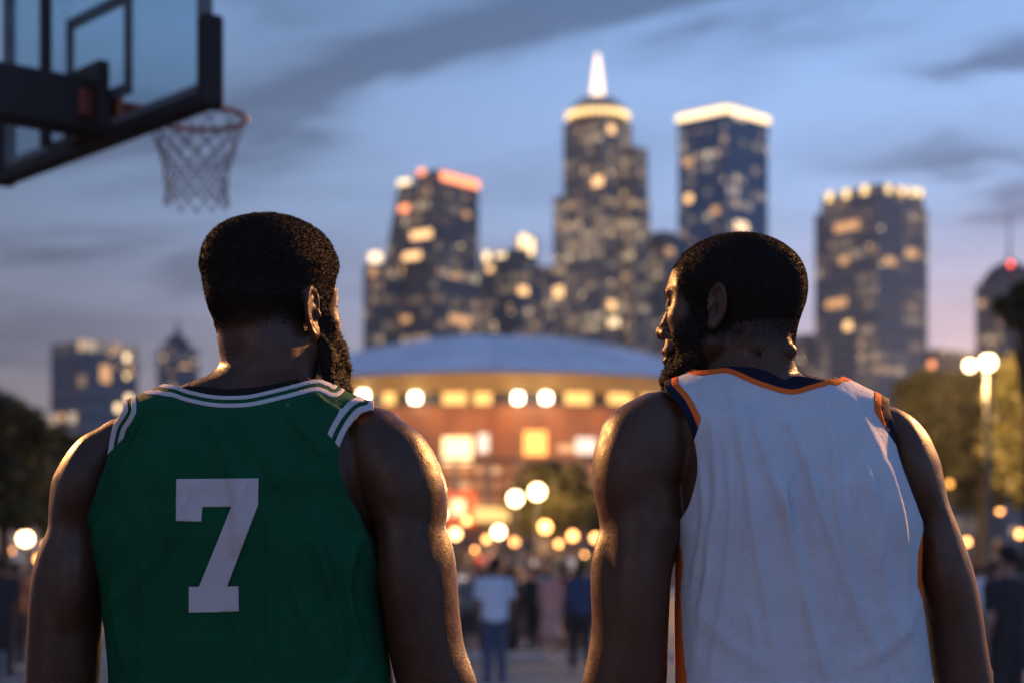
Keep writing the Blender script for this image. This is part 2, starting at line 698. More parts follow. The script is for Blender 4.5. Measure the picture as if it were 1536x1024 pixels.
def line_d(U, W, P):
    d = np.full(U.shape, 1e9)
    tt = np.zeros(U.shape)
    n = len(P) - 1
    for i in range(n):
        a, b = P[i], P[i + 1]
        e = b - a
        L = e @ e + 1e-12
        t = np.clip(((U - a[0]) * e[0] + (W - a[1]) * e[1]) / L, 0, 1)
        q = (U - a[0] - t * e[0]) ** 2 + (W - a[1] - t * e[1]) ** 2
        m = q < d
        d = np.where(m, q, d)
        tt = np.where(m, (i + t) / n, tt)
    return np.sqrt(d), tt


def split(V, T, col, thr):
    """cut the triangles along column col == thr"""
    f = V[:, col] - thr
    f = np.where(np.abs(f) < 0.06, 0.06, f)
    sg = f > 0
    s3 = sg[T]
    mixed = s3.any(1) & ~s3.all(1)
    keep = T[~mixed]
    newV = []
    base = len(V)
    cache = {}
    out = []

    def mid(a, b):
        k = (a, b) if a < b else (b, a)
        if k not in cache:
            t = f[k[0]] / (f[k[0]] - f[k[1]])
            cache[k] = base + len(newV)
            newV.append(V[k[0]] * (1 - t) + V[k[1]] * t)
        return cache[k]
    for tri in T[mixed]:
        a, b, c = (int(q) for q in tri)
        if sg[b] != sg[a] and sg[b] != sg[c]:
            a, b, c = b, c, a
        elif sg[c] != sg[a] and sg[c] != sg[b]:
            a, b, c = c, a, b
        ab, ac = mid(a, b), mid(a, c)
        out += [(a, ab, ac), (ab, b, c), (ab, c, ac)]
    if out:
        V = np.concatenate([V, np.array(newV)])
        keep = np.concatenate([keep, np.array(out)])
    return V, keep


def submesh(V, T, mask):
    T = T[mask]
    u, inv = np.unique(T.ravel(), return_inverse=True)
    return V[u], inv.reshape(-1, 3), u


# ---------------------------------------------------------------------- hair
def strands(P, Nn, length, width, curl, rng):
    """thin bent hairs, two faces each"""
    n = len(P)
    r = rng.normal(size=(n, 3))
    t1 = np.cross(Nn, r)
    t1 /= np.linalg.norm(t1, axis=1)[:, None] + 1e-9
    r2 = rng.normal(size=(n, 3))
    L = length[:, None]
    d1 = Nn + curl * 0.6 * r2
    d1 /= np.linalg.norm(d1, axis=1)[:, None]
    d2 = Nn * 0.5 + curl * rng.normal(size=(n, 3))
    d2 /= np.linalg.norm(d2, axis=1)[:, None]
    b0 = P - t1 * width / 2 - Nn * 0.0006
    b1 = P + t1 * width / 2 - Nn * 0.0006
    m0 = P + d1 * L * 0.55 - t1 * width * 0.4
    m1 = P + d1 * L * 0.55 + t1 * width * 0.4
    tip = P + d1 * L * 0.55 + d2 * L * 0.5
    V = np.stack([b0, b1, m1, m0, tip], 1).reshape(-1, 3)
    i = np.arange(n)[:, None] * 5
    T = np.concatenate([i + np.array([[0, 1, 2]]), i + np.array([[0, 2, 3]]), i + np.array([[3, 2, 4]])])
    return V, T


def sample_tris(V, T, n, rng, wt=None):
    a = V[T[:, 1]] - V[T[:, 0]]
    b = V[T[:, 2]] - V[T[:, 0]]
    c = np.cross(a, b)
    ar = np.linalg.norm(c, axis=1)
    w = ar if wt is None else ar * wt
    w = w / w.sum()
    i = rng.choice(len(T), size=n, p=w)
    u, v = rng.random(n), rng.random(n)
    fl = u + v > 1
    u[fl], v[fl] = 1 - u[fl], 1 - v[fl]
    P = V[T[i, 0]] + a[i] * u[:, None] + b[i] * v[:, None]
    return P, c[i] / (ar[i][:, None] + 1e-12)


def quads2tris(F):
    return np.concatenate([F[:, [0, 1, 2]], F[:, [0, 2, 3]]])


# -------------------------------------------------------------- a tall player
def build_player(q):
    """one continuous body; hair, beard and clothes are its children"""
    O = px2w(q['head'][0], q['head'][1], D0 + q['head'][2])
    loc = head_frame(O, math.radians(q['yaw']), math.radians(q.get('pitch', 0)), q['hk'])
    hk = q['hk']
    hp = q['hp']
    xs0, xs1 = q['xr']
    hx0, hx1 = O.x - 0.135, O.x + 0.135
    gx = spacing([(xs0, hx0, 0.0046), (hx0, hx1, 0.0027), (hx1, xs1, 0.0046)])
    gy = spacing([(D0 - 0.29, O.y - 0.14, 0.006), (O.y - 0.14, O.y + 0.15, 0.0027), (O.y + 0.15, D0 + 0.33, 0.006)])
    gz = spacing([(-0.02, 0.74, 0.013), (0.74, 1.15, 0.006), (1.15, O.z - 0.14, 0.0046), (O.z - 0.14, O.z + 0.155, 0.0027)])
    B = Field(gx, gy, gz)
    ins = q.get('inset', 0.007)
    sh = q['shear']
    sp = q['spine']
    f, lo, hi = loft(q['torso'], 0.0, q.get('tn', 2.25), sh, grow=-ins, gy=-0.008, spine=sp)
    B.add(f, lo, hi, 0.0)
    f, lo, hi = loft(q['neck'], q['neckd'], 2.0, 0.0)
    B.add(f, lo, hi, 0.018)
    for a in ('armL', 'armR'):
        f, lo, hi = loft(q[a], q[a + 'd'], 2.1, 0.0)
        B.add(f, lo, hi, 0.012)
    for (px, py, dd, rx, ry, rz, ang, k) in q['muscles']:
        c = px2w(px, py, D0 + dd)
        m = max(rx, rz)
        B.add(lambda X, Y, Z: ell(X, Y, Z, c, (rx, ry, rz), math.radians(-ang)),
              (c.x - m, c.y - ry, c.z - m), (c.x + m, c.y + ry, c.z + m), k)
    for (px0, py0, d_0, px1, py1, d_1, r, k) in q.get('grooves', []):
        a, b = px2w(px0, py0, D0 + d_0), px2w(px1, py1, D0 + d_1)
        B.add(lambda X, Y, Z: caps(X, Y, Z, a, b, r, r), [min(u, v) - r for u, v in zip(a, b)],
              [max(u, v) + r for u, v in zip(a, b)], k, 's')
    # head
    B.add(lambda X, Y, Z: head_sdf(*loc(X, Y, Z), hp) * (hk / 1000.0),
          (O.x - 0.13, O.y - 0.14, O.z - 0.135), (O.x + 0.13, O.y + 0.15, O.z + 0.15), 0.014)
    # neck folds etc. drawn by grooves above; legs, feet and hands below
    hipx = q['hipx']
    for s in (-1, 1):
        a, b, c = (hipx + s * 0.095, D0, 0.98), (hipx + s * 0.12, D0 + 0.02, 0.54), (hipx + s * 0.125, D0 - 0.02, 0.1)
        B.add(lambda X, Y, Z: caps(X, Y, Z, a, b, 0.105, 0.066), (a[0] - .15, D0 - .15, .45), (a[0] + .15, D0 + .15, 1.1), 0.03)
        B.add(lambda X, Y, Z: caps(X, Y, Z, b, c, 0.062, 0.04), (b[0] - .1, D0 - .1, .05), (b[0] + .1, D0 + .1, .62), 0.03)
        cf = (c[0], D0 - 0.03, 0.34)
        B.add(lambda X, Y, Z: ell(X, Y, Z, cf, (0.055, 0.06, 0.13)), (c[0] - .07, D0 - .12, .2), (c[0] + .07, D0 + .1, .5), 0.03)
        t = (c[0] + s * 0.03, D0 + 0.19, 0.035)
        h = (c[0], D0 - 0.05, 0.045)
        B.add(lambda X, Y, Z: caps(X, Y, Z, h, t, 0.04, 0.034), (c[0] - .12, D0 - .12, 0), (c[0] + .12, D0 + .28, .12), 0.03)
    for a, s in (('armL', 1), ('armR', -1)):        # s points to the body
        last = q[a][-1]
        sc = (D0 + q[a + 'd']) / FPX
        wx = ((last[1] + last[2]) / 2 - 768) * sc
        wy = D0 + q[a + 'd'] + last[3]
        wz = CAMZ + (HOR - last[0]) * sc
        pc = (wx + s * 0.004, wy + 0.005, wz - 0.06)
        B.add(lambda X, Y, Z: ell(X, Y, Z, pc, (0.018, 0.044, 0.062)), (wx - .03, wy - .06, wz - .13), (wx + .03, wy + .06, wz + .01), 0.012)
        for j, (oy, L) in enumerate(((-0.032, .075), (-0.011, .088), (0.011, .094), (0.032, .086))):
            p0 = (wx + s * 0.006, wy + oy, wz - 0.105)
            p1 = (wx + s * 0.014, wy + oy * 1.1, wz - 0.105 - L * .5)
            p2 = (wx + s * 0.036, wy + oy * 1.05, wz - 0.105 - L * .93)
            for u, v, r0, r1 in ((p0, p1, .0105, .0095), (p1, p2, .0092, .0078)):
                B.add(lambda X, Y, Z: caps(X, Y, Z, u, v, r0, r1), [min(e, g) - .012 for e, g in zip(u, v)],
                      [max(e, g) + .012 for e, g in zip(u, v)], 0.003)
        p0, p1, p2 = (wx + s * .004, wy + .03, wz - .035), (wx + s * .016, wy + .062, wz - .075), (wx + s * .024, wy + .068, wz - .112)
        for u, v, r0, r1 in ((p0, p1, .015, .0115), (p1, p2, .011, .009)):
            B.add(lambda X, Y, Z: caps(X, Y, Z, u, v, r0, r1), [min(e, g) - .016 for e, g in zip(u, v)],
                  [max(e, g) + .016 for e, g in zip(u, v)], 0.006)
    V, F = B.mesh(2)
    lx, ly, lz = loc(V[:, 0], V[:, 1], V[:, 2])
    body = np_mesh('person', V, F, [q['skin'], q['eye']], None)
    # eyeballs take their own material slot
    fc = V[F].mean(1)
    fx, fy, fz = loc(fc[:, 0], fc[:, 1], fc[:, 2])
    eye = ((np.abs(np.abs(fx) - 31) < 11) & (np.abs(fz - 11.5) < 5) & (fy > 86) & (fy < 97))
    body.data.polygons.foreach_set('material_index', eye.astype(np.int32))
    tag(body, q['label'], 'person')
    st = np.maximum(sst(q['hair_t'](lx, ly, lz), q.get('st0', -6.2), .6), sst(q['beard_t'](lx, ly, lz), -6.2, 0.2)) * .92
    inhead = (np.abs(lx) < 112) & (ly > -125) & (ly < 120) & (lz > -120) & (lz < 150)
    isear = (np.abs(lx) > 70) & (lz < 42) & (lz > -38) & (ly < 14) & (ly > -42)
    at = body.data.attributes.new('stubble', 'FLOAT', 'POINT')
    at.data.foreach_set('value', np.where(inhead & ~isear, st, 0).astype(np.float32))
    T = quads2tris(F)

    # --- hair: a dense short cap of its own thickness plus loose single hairs
    Hx = np.arange(O.x - 0.135, O.x + 0.135, 0.0032)
    Hy = np.arange(O.y - 0.145, O.y + 0.135, 0.0032)
    Hz = np.arange(O.z - 0.16, O.z + 0.17, 0.0032)
    X, Y, Z = Hx[:, None, None], Hy[None, :, None], Hz[None, None, :]
    x, y, z = loc(X, Y, Z)
    core = head_core(x, y, z, hp)
    hairobj = []
    for part, tf in (('hair', q['hair_t']), ('beard', q['beard_t'])):
        t = tf(x, y, z)
        D = ((core if part == 'hair' else head_sdf(x, y, z, hp)) - t) * hk / 1000.0
        if part == 'hair' and 'hair_shape' in q:
            hs = q['hair_shape'](x, y, z) * hk / 1000.0
            D = np.where(z > 30, smin(D, np.where(t > 2.0, hs + .0012 * np.clip(66 - z, 0, 40) * .5, .05), 0.006), D)
        D = np.where(t < -4.5, 0.05, D)
        D[0], D[-1] = .05, .05
        D[:, 0], D[:, -1] = .05, .05
        D[:, :, 0], D[:, :, -1] = .05, .05
        HV, HF = surface_nets(D.astype(np.float32), Hx.astype(np.float32), Hy.astype(np.float32), Hz.astype(np.float32), 1)
        nrm = vnormals(HV, HF)
        HV = HV + nrm * (RNG.normal(size=(len(HV), 1)) * q['rough_' + part])
        HT = quads2tris(HF)
        hx, hy, hz = loc(*HV[HT].mean(1).T)
        w = np.clip(tf(hx, hy, hz), 0, 4) / 4 + 1e-6
        P, Nn = sample_tris(HV, HT, q['n_' + part], RNG, w)
        ln = RNG.uniform(0.45, 1.0, len(P)) * q['len_' + part]
        SV, ST = strands(P, Nn, ln, q.get('wid_' + part, 0.0007), q['curl'], RNG)
        # thin stubble on the skin where the hair fades out
        hx, hy, hz = loc(*V[T].mean(1).T)
        tt = tf(hx, hy, hz)
        near = (np.abs(hx) < 110) & (hy > -120) & (hy < 118) & (hz > -118) & (hz < 140)
        ear = (np.abs(hx) > 72) & (hz < 40) & (hz > -38) & (hy < 12) & (hy > -36)
        w = np.where(near & ~ear, np.exp(-((tt - q.get('fade_c', 0.0)) / q.get('fade_w', 3.0)) ** 2) * (tt > -9), 0) + 1e-9
        P2, N2 = sample_tris(V, T, q['stub_' + part], RNG, w)
        SV2, ST2 = strands(P2, N2, RNG.uniform(.5, 1, len(P2)) * 0.0026, 0.0006, 0.5, RNG)
        AV = np.concatenate([HV, SV, SV2])
        AT = np.concatenate([HT, ST + len(HV), ST2 + len(HV) + len(SV)])
        hairobj.append(np_mesh(part, AV, AT, q['hairmat'], body))

    # --- jersey: its own surface over the back and chest, cut along its seams
    J = Field(np.arange(xs0 + 0.02, xs1 - 0.02, 0.0042), np.arange(D0 - .26, D0 + .26, .0048),
              np.arange(0.99, 1.86, .0042))
    f, lo, hi = loft(q['torso'], 0.0, q.get('tn', 2.25), sh, grow=0.0, gy=0.002, spine=(sp[0], sp[1], sp[2] * .6), up=.004, cut=1.02)
    J.add(f, lo, hi, 0.0)
    f, lo, hi = loft(q['neck'], q['neckd'], 2.0, 0.0, grow=0.0095, up=.0085)
    J.add(f, lo, hi, 0.02)
    for a in ('armL', 'armR'):
        f, lo, hi = loft(q[a][:q['strap']], q[a + 'd'], 2.1, 0.0, grow=0.0095, up=.009)
        J.add(f, lo, hi, 0.014)
    for (px, py, dd, rx, ry, rz, ang, k) in q['muscles']:
        if py > 800 or not (q['fx'][0] - 60 < px < q['fx'][1] + 60):
            continue
        c = px2w(px, py, D0 + dd)
        m = max(rx, rz)
        g = .006
        J.add(lambda X, Y, Z: ell(X, Y, Z, (c.x, c.y, c.z + .002), (rx + g, ry + g, rz + g), math.radians(-ang)),
              (c.x - m, c.y - ry, c.z - m), (c.x + m, c.y + ry, c.z + m), k)
    JV, JF = J.mesh(7)
    nrm = vnormals(JV, JF)
    U = 768 + JV[:, 0] / JV[:, 1] * FPX
    W = HOR - (JV[:, 2] - CAMZ) / JV[:, 1] * FPX
    dep = JV[:, 1] - D0
    back = sst(-dep, -0.05, 0.03)
    disp = np.zeros(len(JV))
    for (pts, amp, wid) in q['folds']:
        d, t = line_d(U, W, catmull(pts, 5))
        prof = np.sin(np.clip(t, 0, 1) * PI) ** 0.6
        disp += 1.5 * amp * np.exp(-(d / wid) ** 2) * prof * back
    for _ in range(q['nfold']):
        a = RNG.uniform(q['fx'][0], q['fx'][1])
        b = RNG.uniform(640, 960)
        L = RNG.uniform(60, 190)
        tl = RNG.normal(0.0, 0.28) + q['flean'] * (a - q['fx'][2]) / 200
        pts = [(a, b), (a + tl * L * .5 + RNG.normal(0, 4), b + L * .5), (a + tl * L, b + L)]
        d, t = line_d(U, W, catmull(pts, 4))
        disp += RNG.uniform(.5, 1) * q['famp'] * np.exp(-(d / RNG.uniform(5, 12)) ** 2) * np.sin(np.clip(t, 0, 1) * PI)
    hem = sst(W, 900, 1300)
    disp += hem * .006 * np.sin(U / 21.0)
    JV = JV + nrm * disp[:, None]
    T = quads2tris(JF)
    fb = poly_sd(U, W, catmull(q['neck_back'], 5))
    ff = poly_sd(U, W, catmull(q['neck_front'], 5))
    tt = sst(dep, q.get('nb', 0.02), q.get('nb', 0.02) + 0.07)
    neck = fb * (1 - tt) + ff * tt
    lin = np.where(dep < 0.06, poly_sd(U, W, catmull(q['lining'], 5)), -5)
    aL = poly_sd(U, W, catmull(q['holeL'], 5))
    aR = poly_sd(U, W, catmull(q['holeR'], 5))

    def side(l):
        (x0, y0), (x1, y1) = l
        n = math.hypot(x1 - x0, y1 - y0)
        return ((U - x0) * (y1 - y0) - (W - y0) * (x1 - x0)) / n
    eL, eR = side(q['endL']), side(q['endR'])
    pan = np.minimum(poly_sd(U, W, np.array(q['panL'], float)), poly_sd(U, W, np.array(q['panR'], float))) if 'panL' in q else np.full(len(U), 99.0)
    M = np.concatenate([JV, np.stack([neck, aL, aR, eL, eR, lin, pan], 1), nrm], 1)
    C = dict(neck=3, aL=4, aR=5, eL=6, eR=7, lin=8, pan=9)

    def cutall(M, T, col, thrs):
        for t in thrs:
            M, T = split(M, T, col, t)
        return M, T

    def keep(M, T, col, lo, hi=None):
        c = M[T, col].mean(1)
        m = c > lo
        if hi is not None:
            m &= c < hi
        return T[m]
    # open bottom
    T = T[M[T, 2].mean(1) > 1.024]
    M0, T0 = M, T
    M, T = cutall(M, T, C['neck'], [0] + q['neck_bands'])
    M, T = cutall(M, T, C['aL'], [0] + q['bandsL'])
    M, T = cutall(M, T, C['aR'], [0] + q['bandsR'])
    M, T = cutall(M, T, C['eL'], [0])
    M, T = cutall(M, T, C['eR'], [0])
    if 'panL' in q:
        M, T = cutall(M, T, C['pan'], [0.0, -q['pan_w']])
    cn = M[T].mean(1)
    vis = (cn[:, 3] > 0) & (cn[:, 4] > 0) & (cn[:, 5] > 0)
    T, cn = T[vis], cn[vis]
    lab = np.zeros(len(T), int)

    def band(f, thrs, mats, extra):
        lo = 0
        for t, m in zip(thrs, mats):
            lab[(f > lo) & (f < t) & extra & (m > 0)] = m
            lo = t
    band(cn[:, 4], q['bandsL'], q['matsL'], cn[:, 6] > 0)
    band(cn[:, 5], q['bandsR'], q['matsR'], cn[:, 7] > 0)
    band(cn[:, 3], q['neck_bands'], q['neck_mats'], cn[:, 3] > 0)
    if 'panL' in q:
        pm = (lab == 0) & (cn[:, 9] < 0)
        lab[pm] = 1
        lab[pm & (cn[:, 9] < -q['pan_w'])] = 2
    is_neck = cn[:, 3] < (q['neck_bands'][-1])
    is_pan = (lab > 0) & (cn[:, 9] < 0)

    def piece(name, mask, mat, parent, thick, lift):
        if not mask.any():
            return None
        v, t, _ = submesh(M, T, mask)
        co = v[:, :3] + v[:, 10:13] * lift
        o = np_mesh(name, co, t, mat, parent)
        so = o.modifiers.new('cloth thickness', 'SOLIDIFY')
        so.thickness = thick
        so.offset = -1.0
        return o
    main = piece('jersey', lab == 0, q['cloth'], body, 0.0022, 0.0)
    midx = (q['fx'][0] + q['fx'][1]) / 2
    cu = 768 + cn[:, 0] / cn[:, 1] * FPX
    for code, mat in ((1, q['trim1']), (2, q['trim2'])):
        for which, sel in (('collar_trim', is_neck & ~is_pan), ('armhole_trim', (cu < midx) & ~is_neck & ~is_pan),
                           ('armhole_trim', (cu >= midx) & ~is_neck & ~is_pan),
                           ('side_panel', (cu < midx) & is_pan), ('side_panel', (cu >= midx) & is_pan)):
            piece(which, (lab == code) & sel, mat, main, 0.0030 if which != 'side_panel' else .0022, 0.0009 if which != 'side_panel' else 0.0)
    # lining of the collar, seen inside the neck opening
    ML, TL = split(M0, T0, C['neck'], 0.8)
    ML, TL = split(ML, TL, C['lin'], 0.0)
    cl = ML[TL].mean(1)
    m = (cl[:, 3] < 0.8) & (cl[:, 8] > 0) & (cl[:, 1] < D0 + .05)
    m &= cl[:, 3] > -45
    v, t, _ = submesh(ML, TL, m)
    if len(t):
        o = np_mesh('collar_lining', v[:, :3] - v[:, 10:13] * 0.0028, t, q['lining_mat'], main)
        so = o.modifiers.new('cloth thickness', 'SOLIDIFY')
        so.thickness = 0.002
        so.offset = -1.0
    # digit sewn on the back
    if 'digit' in q:
        bv = BVHTree.FromPolygons([Vector(p) for p in M[:, :3]], [tuple(int(i) for i in f) for f in T])
        dg = np.array(q['digit'], float)
        gu = np.arange(dg[:, 0].min() - 4, dg[:, 0].max() + 4, 3.0)
        gw = np.arange(dg[:, 1].min() - 4, dg[:, 1].max() + 4, 3.0)
        GU, GW = [g.ravel() for g in np.meshgrid(gu, gw, indexing='ij')]
        nw = len(gw)
        ii = (np.arange(len(gu) - 1)[:, None] * nw + np.arange(nw - 1)[None, :]).ravel()
        DT = np.concatenate([np.stack([ii, ii + nw, ii + nw + 1], 1), np.stack([ii, ii + nw + 1, ii + 1], 1)])
        # corners of the outline stay sharp: cut by each of its edges in turn
        DM = np.stack([GU, GW], 1)
        for i in range(len(dg)):
            p0, p1 = dg[i], dg[(i + 1) % len(dg)]
            e = (p1 - p0) / np.linalg.norm(p1 - p0)
            f = (DM[:, 0] - p0[0]) * e[1] - (DM[:, 1] - p0[1]) * e[0]
            A = np.concatenate([DM, f[:, None]], 1)
            A, DT = split(A, DT, 2, 0.0)
            DM = A[:, :2]
        cc = DM[DT].mean(1)
        DT = DT[poly_sd(cc[:, 0], cc[:, 1], dg) < 0]
        DM, DT, _ = submesh(DM, DT, np.ones(len(DT), bool))
        vv = []
        for p in DM:
            dr = px2w(p[0], p[1], 1.0) - Vector((0, 0, CAMZ))
            hit, nn, _, _ = bv.ray_cast(Vector((0, 0, CAMZ)), dr.normalized())
            vv.append(hit + Vector((0, -0.0014, 0)))
        o = np_mesh('number', np.array([tuple(v) for v in vv]), DT, q['trim1'], main)
        so = o.modifiers.new('twill thickness', 'SOLIDIFY')
        so.thickness = 0.0016
        so.offset = 0.0
    # shorts and shoes
    S = Field(np.arange(xs0, xs1, .012), np.arange(D0 - .3, D0 + .33, .012), np.arange(-.02, 1.2, .012))
    f, lo, hi = loft(q['torso'], 0.0, 2.25, sh, grow=-.004, gy=-.004)
    S.add(f, lo, hi, 0.0)
    for s in (-1, 1):
        a, b = (hipx + s * 0.095, D0, 0.98), (hipx + s * 0.125, D0 + 0.015, 0.5)
        S.add(lambda X, Y, Z: caps(X, Y, Z, a, b, 0.128, 0.125), (a[0] - .2, D0 - .2, .35), (a[0] + .2, D0 + .2, 1.15), 0.02)
    zz = S.zs[None, None, :]
    S.D = np.maximum(S.D, np.maximum(zz - 1.10, 0.50 - zz)).astype(np.float32)
    SV, SF = S.mesh(1)
    np_mesh('shorts', SV, SF, q['shorts'], body)
    for s in (-1, 1):
        K = Field(np.arange(hipx - .3, hipx + .3, .009), np.arange(D0 - .15, D0 + .3, .009), np.arange(-.02, .2, .009))
        cx = hipx + s * .125
        h, t = (cx, D0 - .05, .05), (cx + s * .03, D0 + .2, .04)
        K.add(lambda X, Y, Z: caps(X, Y, Z, h, t, .052, .046), (cx - .12, D0 - .14, -.02), (cx + .12, D0 + .28, .12), 0)
        K.add(lambda X, Y, Z: caps(X, Y, Z, (cx, D0 - .03, .05), (cx, D0 - .03, .13), .055, .05), (cx - .1, D0 - .1, 0), (cx + .1, D0 + .05, .19), .02)
        zz = K.zs[None, None, :]
        K.D = np.maximum(K.D, np.maximum(.001 - zz, zz - .15)).astype(np.float32)
        SV, SF = K.mesh(1)
        np_mesh('shoe', SV, SF, q['shoe'], body)
    return body

# ------------------------------------------------------------ the two players
def hair_full(x, y, z):
    side = np.where(z > 74, 1.0, 1 - sst(y, 30 + 0.40 * (z - 20), 48 + 0.40 * (z - 20)))
    side = side * (1 - sst(y, 70, 92) * (1 - sst(z, 74, 86)))
    t = 1.4 * sst(z, 2, 32) + 3.0 * sst(z, 26, 54) + 6.5 * sst(z, 42, 78) + 2.0 * sst(z, 90, 120) - 2.6 * sst(-z, -24, 12) - 4.5 * sst(-z, 6, 40)
    return t * side - 6.5 * (1 - side)


def hair_block(x, y, z):
    """squared-off outline of the grown-out crown"""
    X, Y, Z = x / 83.0, (y + 8) / 100.0, (z - 60) / 80.0
    r = (np.abs(X) ** 2.5 + np.abs(Y) ** 2.5 + np.abs(Z) ** 2.5) ** 0.4 + 1e-6
    return (1 - 1 / r) * np.sqrt(x * x + (y + 8) ** 2 + (z - 60) ** 2)


def beard_full(x, y, z):
    ax = np.abs(x)
    side = sst(y, 4, 18)
    lz = np.where(y < 32, 26.0, 26 - (y - 32) * 1.02)
    m = side * sst(lz - z, 0, 12)
    th = 0.8 + 19 * sst(-z, 12, 62) + 8 * sst(-z, 75, 105) + 5 * sst(y, 60, 95)
    lips = np.exp(-((x / 25) ** 2 + ((z + 57) / 10) ** 2) ** 2) * (y > 70)
    nose = sst(z, -41, -34) * sst(30 - ax, 0, 6) * (y > 60)
    m = m * (1 - lips) * (1 - nose) * (1 - sst(-z, 122, 134))
    return th * m - 6.5 * (1 - m)


def hair_short(x, y, z):
    side = np.where(z > 66, 1.0, 1 - sst(y, 40 + 0.35 * (z - 20), 60 + 0.35 * (z - 20)))
    side = side * (1 - sst(y, 62, 84) * (1 - sst(z, 74, 92)))
    t = 1.2 * sst(z, -40, -4) + 1.1 * sst(z, -10, 30) - 6.0 * sst(-z, 16, 74)
    return t * side - 6.5 * (1 - side)


def beard_mid(x, y, z):
    ax = np.abs(x)
    side = sst(y, 8, 30)
    lz = np.where(y < 34, 22.0, 22 - (y - 34) * 1.2)
    m = side * sst(lz - z, 0, 26)
    th = 0.8 + 6 * sst(-z, 40, 85) + 3.5 * sst(-z, 78, 104) + 2 * sst(y, 76, 104)
    lips = np.exp(-((x / 25) ** 2 + ((z + 57) / 10) ** 2) ** 2) * (y > 70)
    nose = sst(z, -41, -34) * sst(30 - ax, 0, 6) * (y > 60)
    m = m * (1 - lips) * (1 - nose) * (1 - sst(-z, 122, 134))
    return th * m - 6.5 * (1 - m)


M_skin1 = skin_mat('dark brown skin', (0.052, 0.0245, 0.0135), 0.40)
M_skin2 = skin_mat('brown skin', (0.066, 0.0315, 0.0175), 0.41)
M_eye = basic('eye', (0.2, 0.18, 0.16), 0.15, var=0.1)
M_hair = hair_mat('black hair')
M_green = cloth_mat('green knit', (0.0014, 0.066, 0.029))
M_whitetrim = cloth_mat('white twill', (0.46, 0.45, 0.46), weave=1500, var=.05)
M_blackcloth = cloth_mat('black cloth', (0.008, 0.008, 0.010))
M_white = cloth_mat('white knit', (0.47, 0.51, 0.555), var=.05)
M_orange = cloth_mat('orange twill', (0.66, 0.125, 0.020), weave=1500, var=.08)
M_navy = cloth_mat('navy twill', (0.005, 0.010, 0.024), weave=1500)
M_shoe = basic('shoe leather', (0.3, 0.3, 0.32), 0.5)

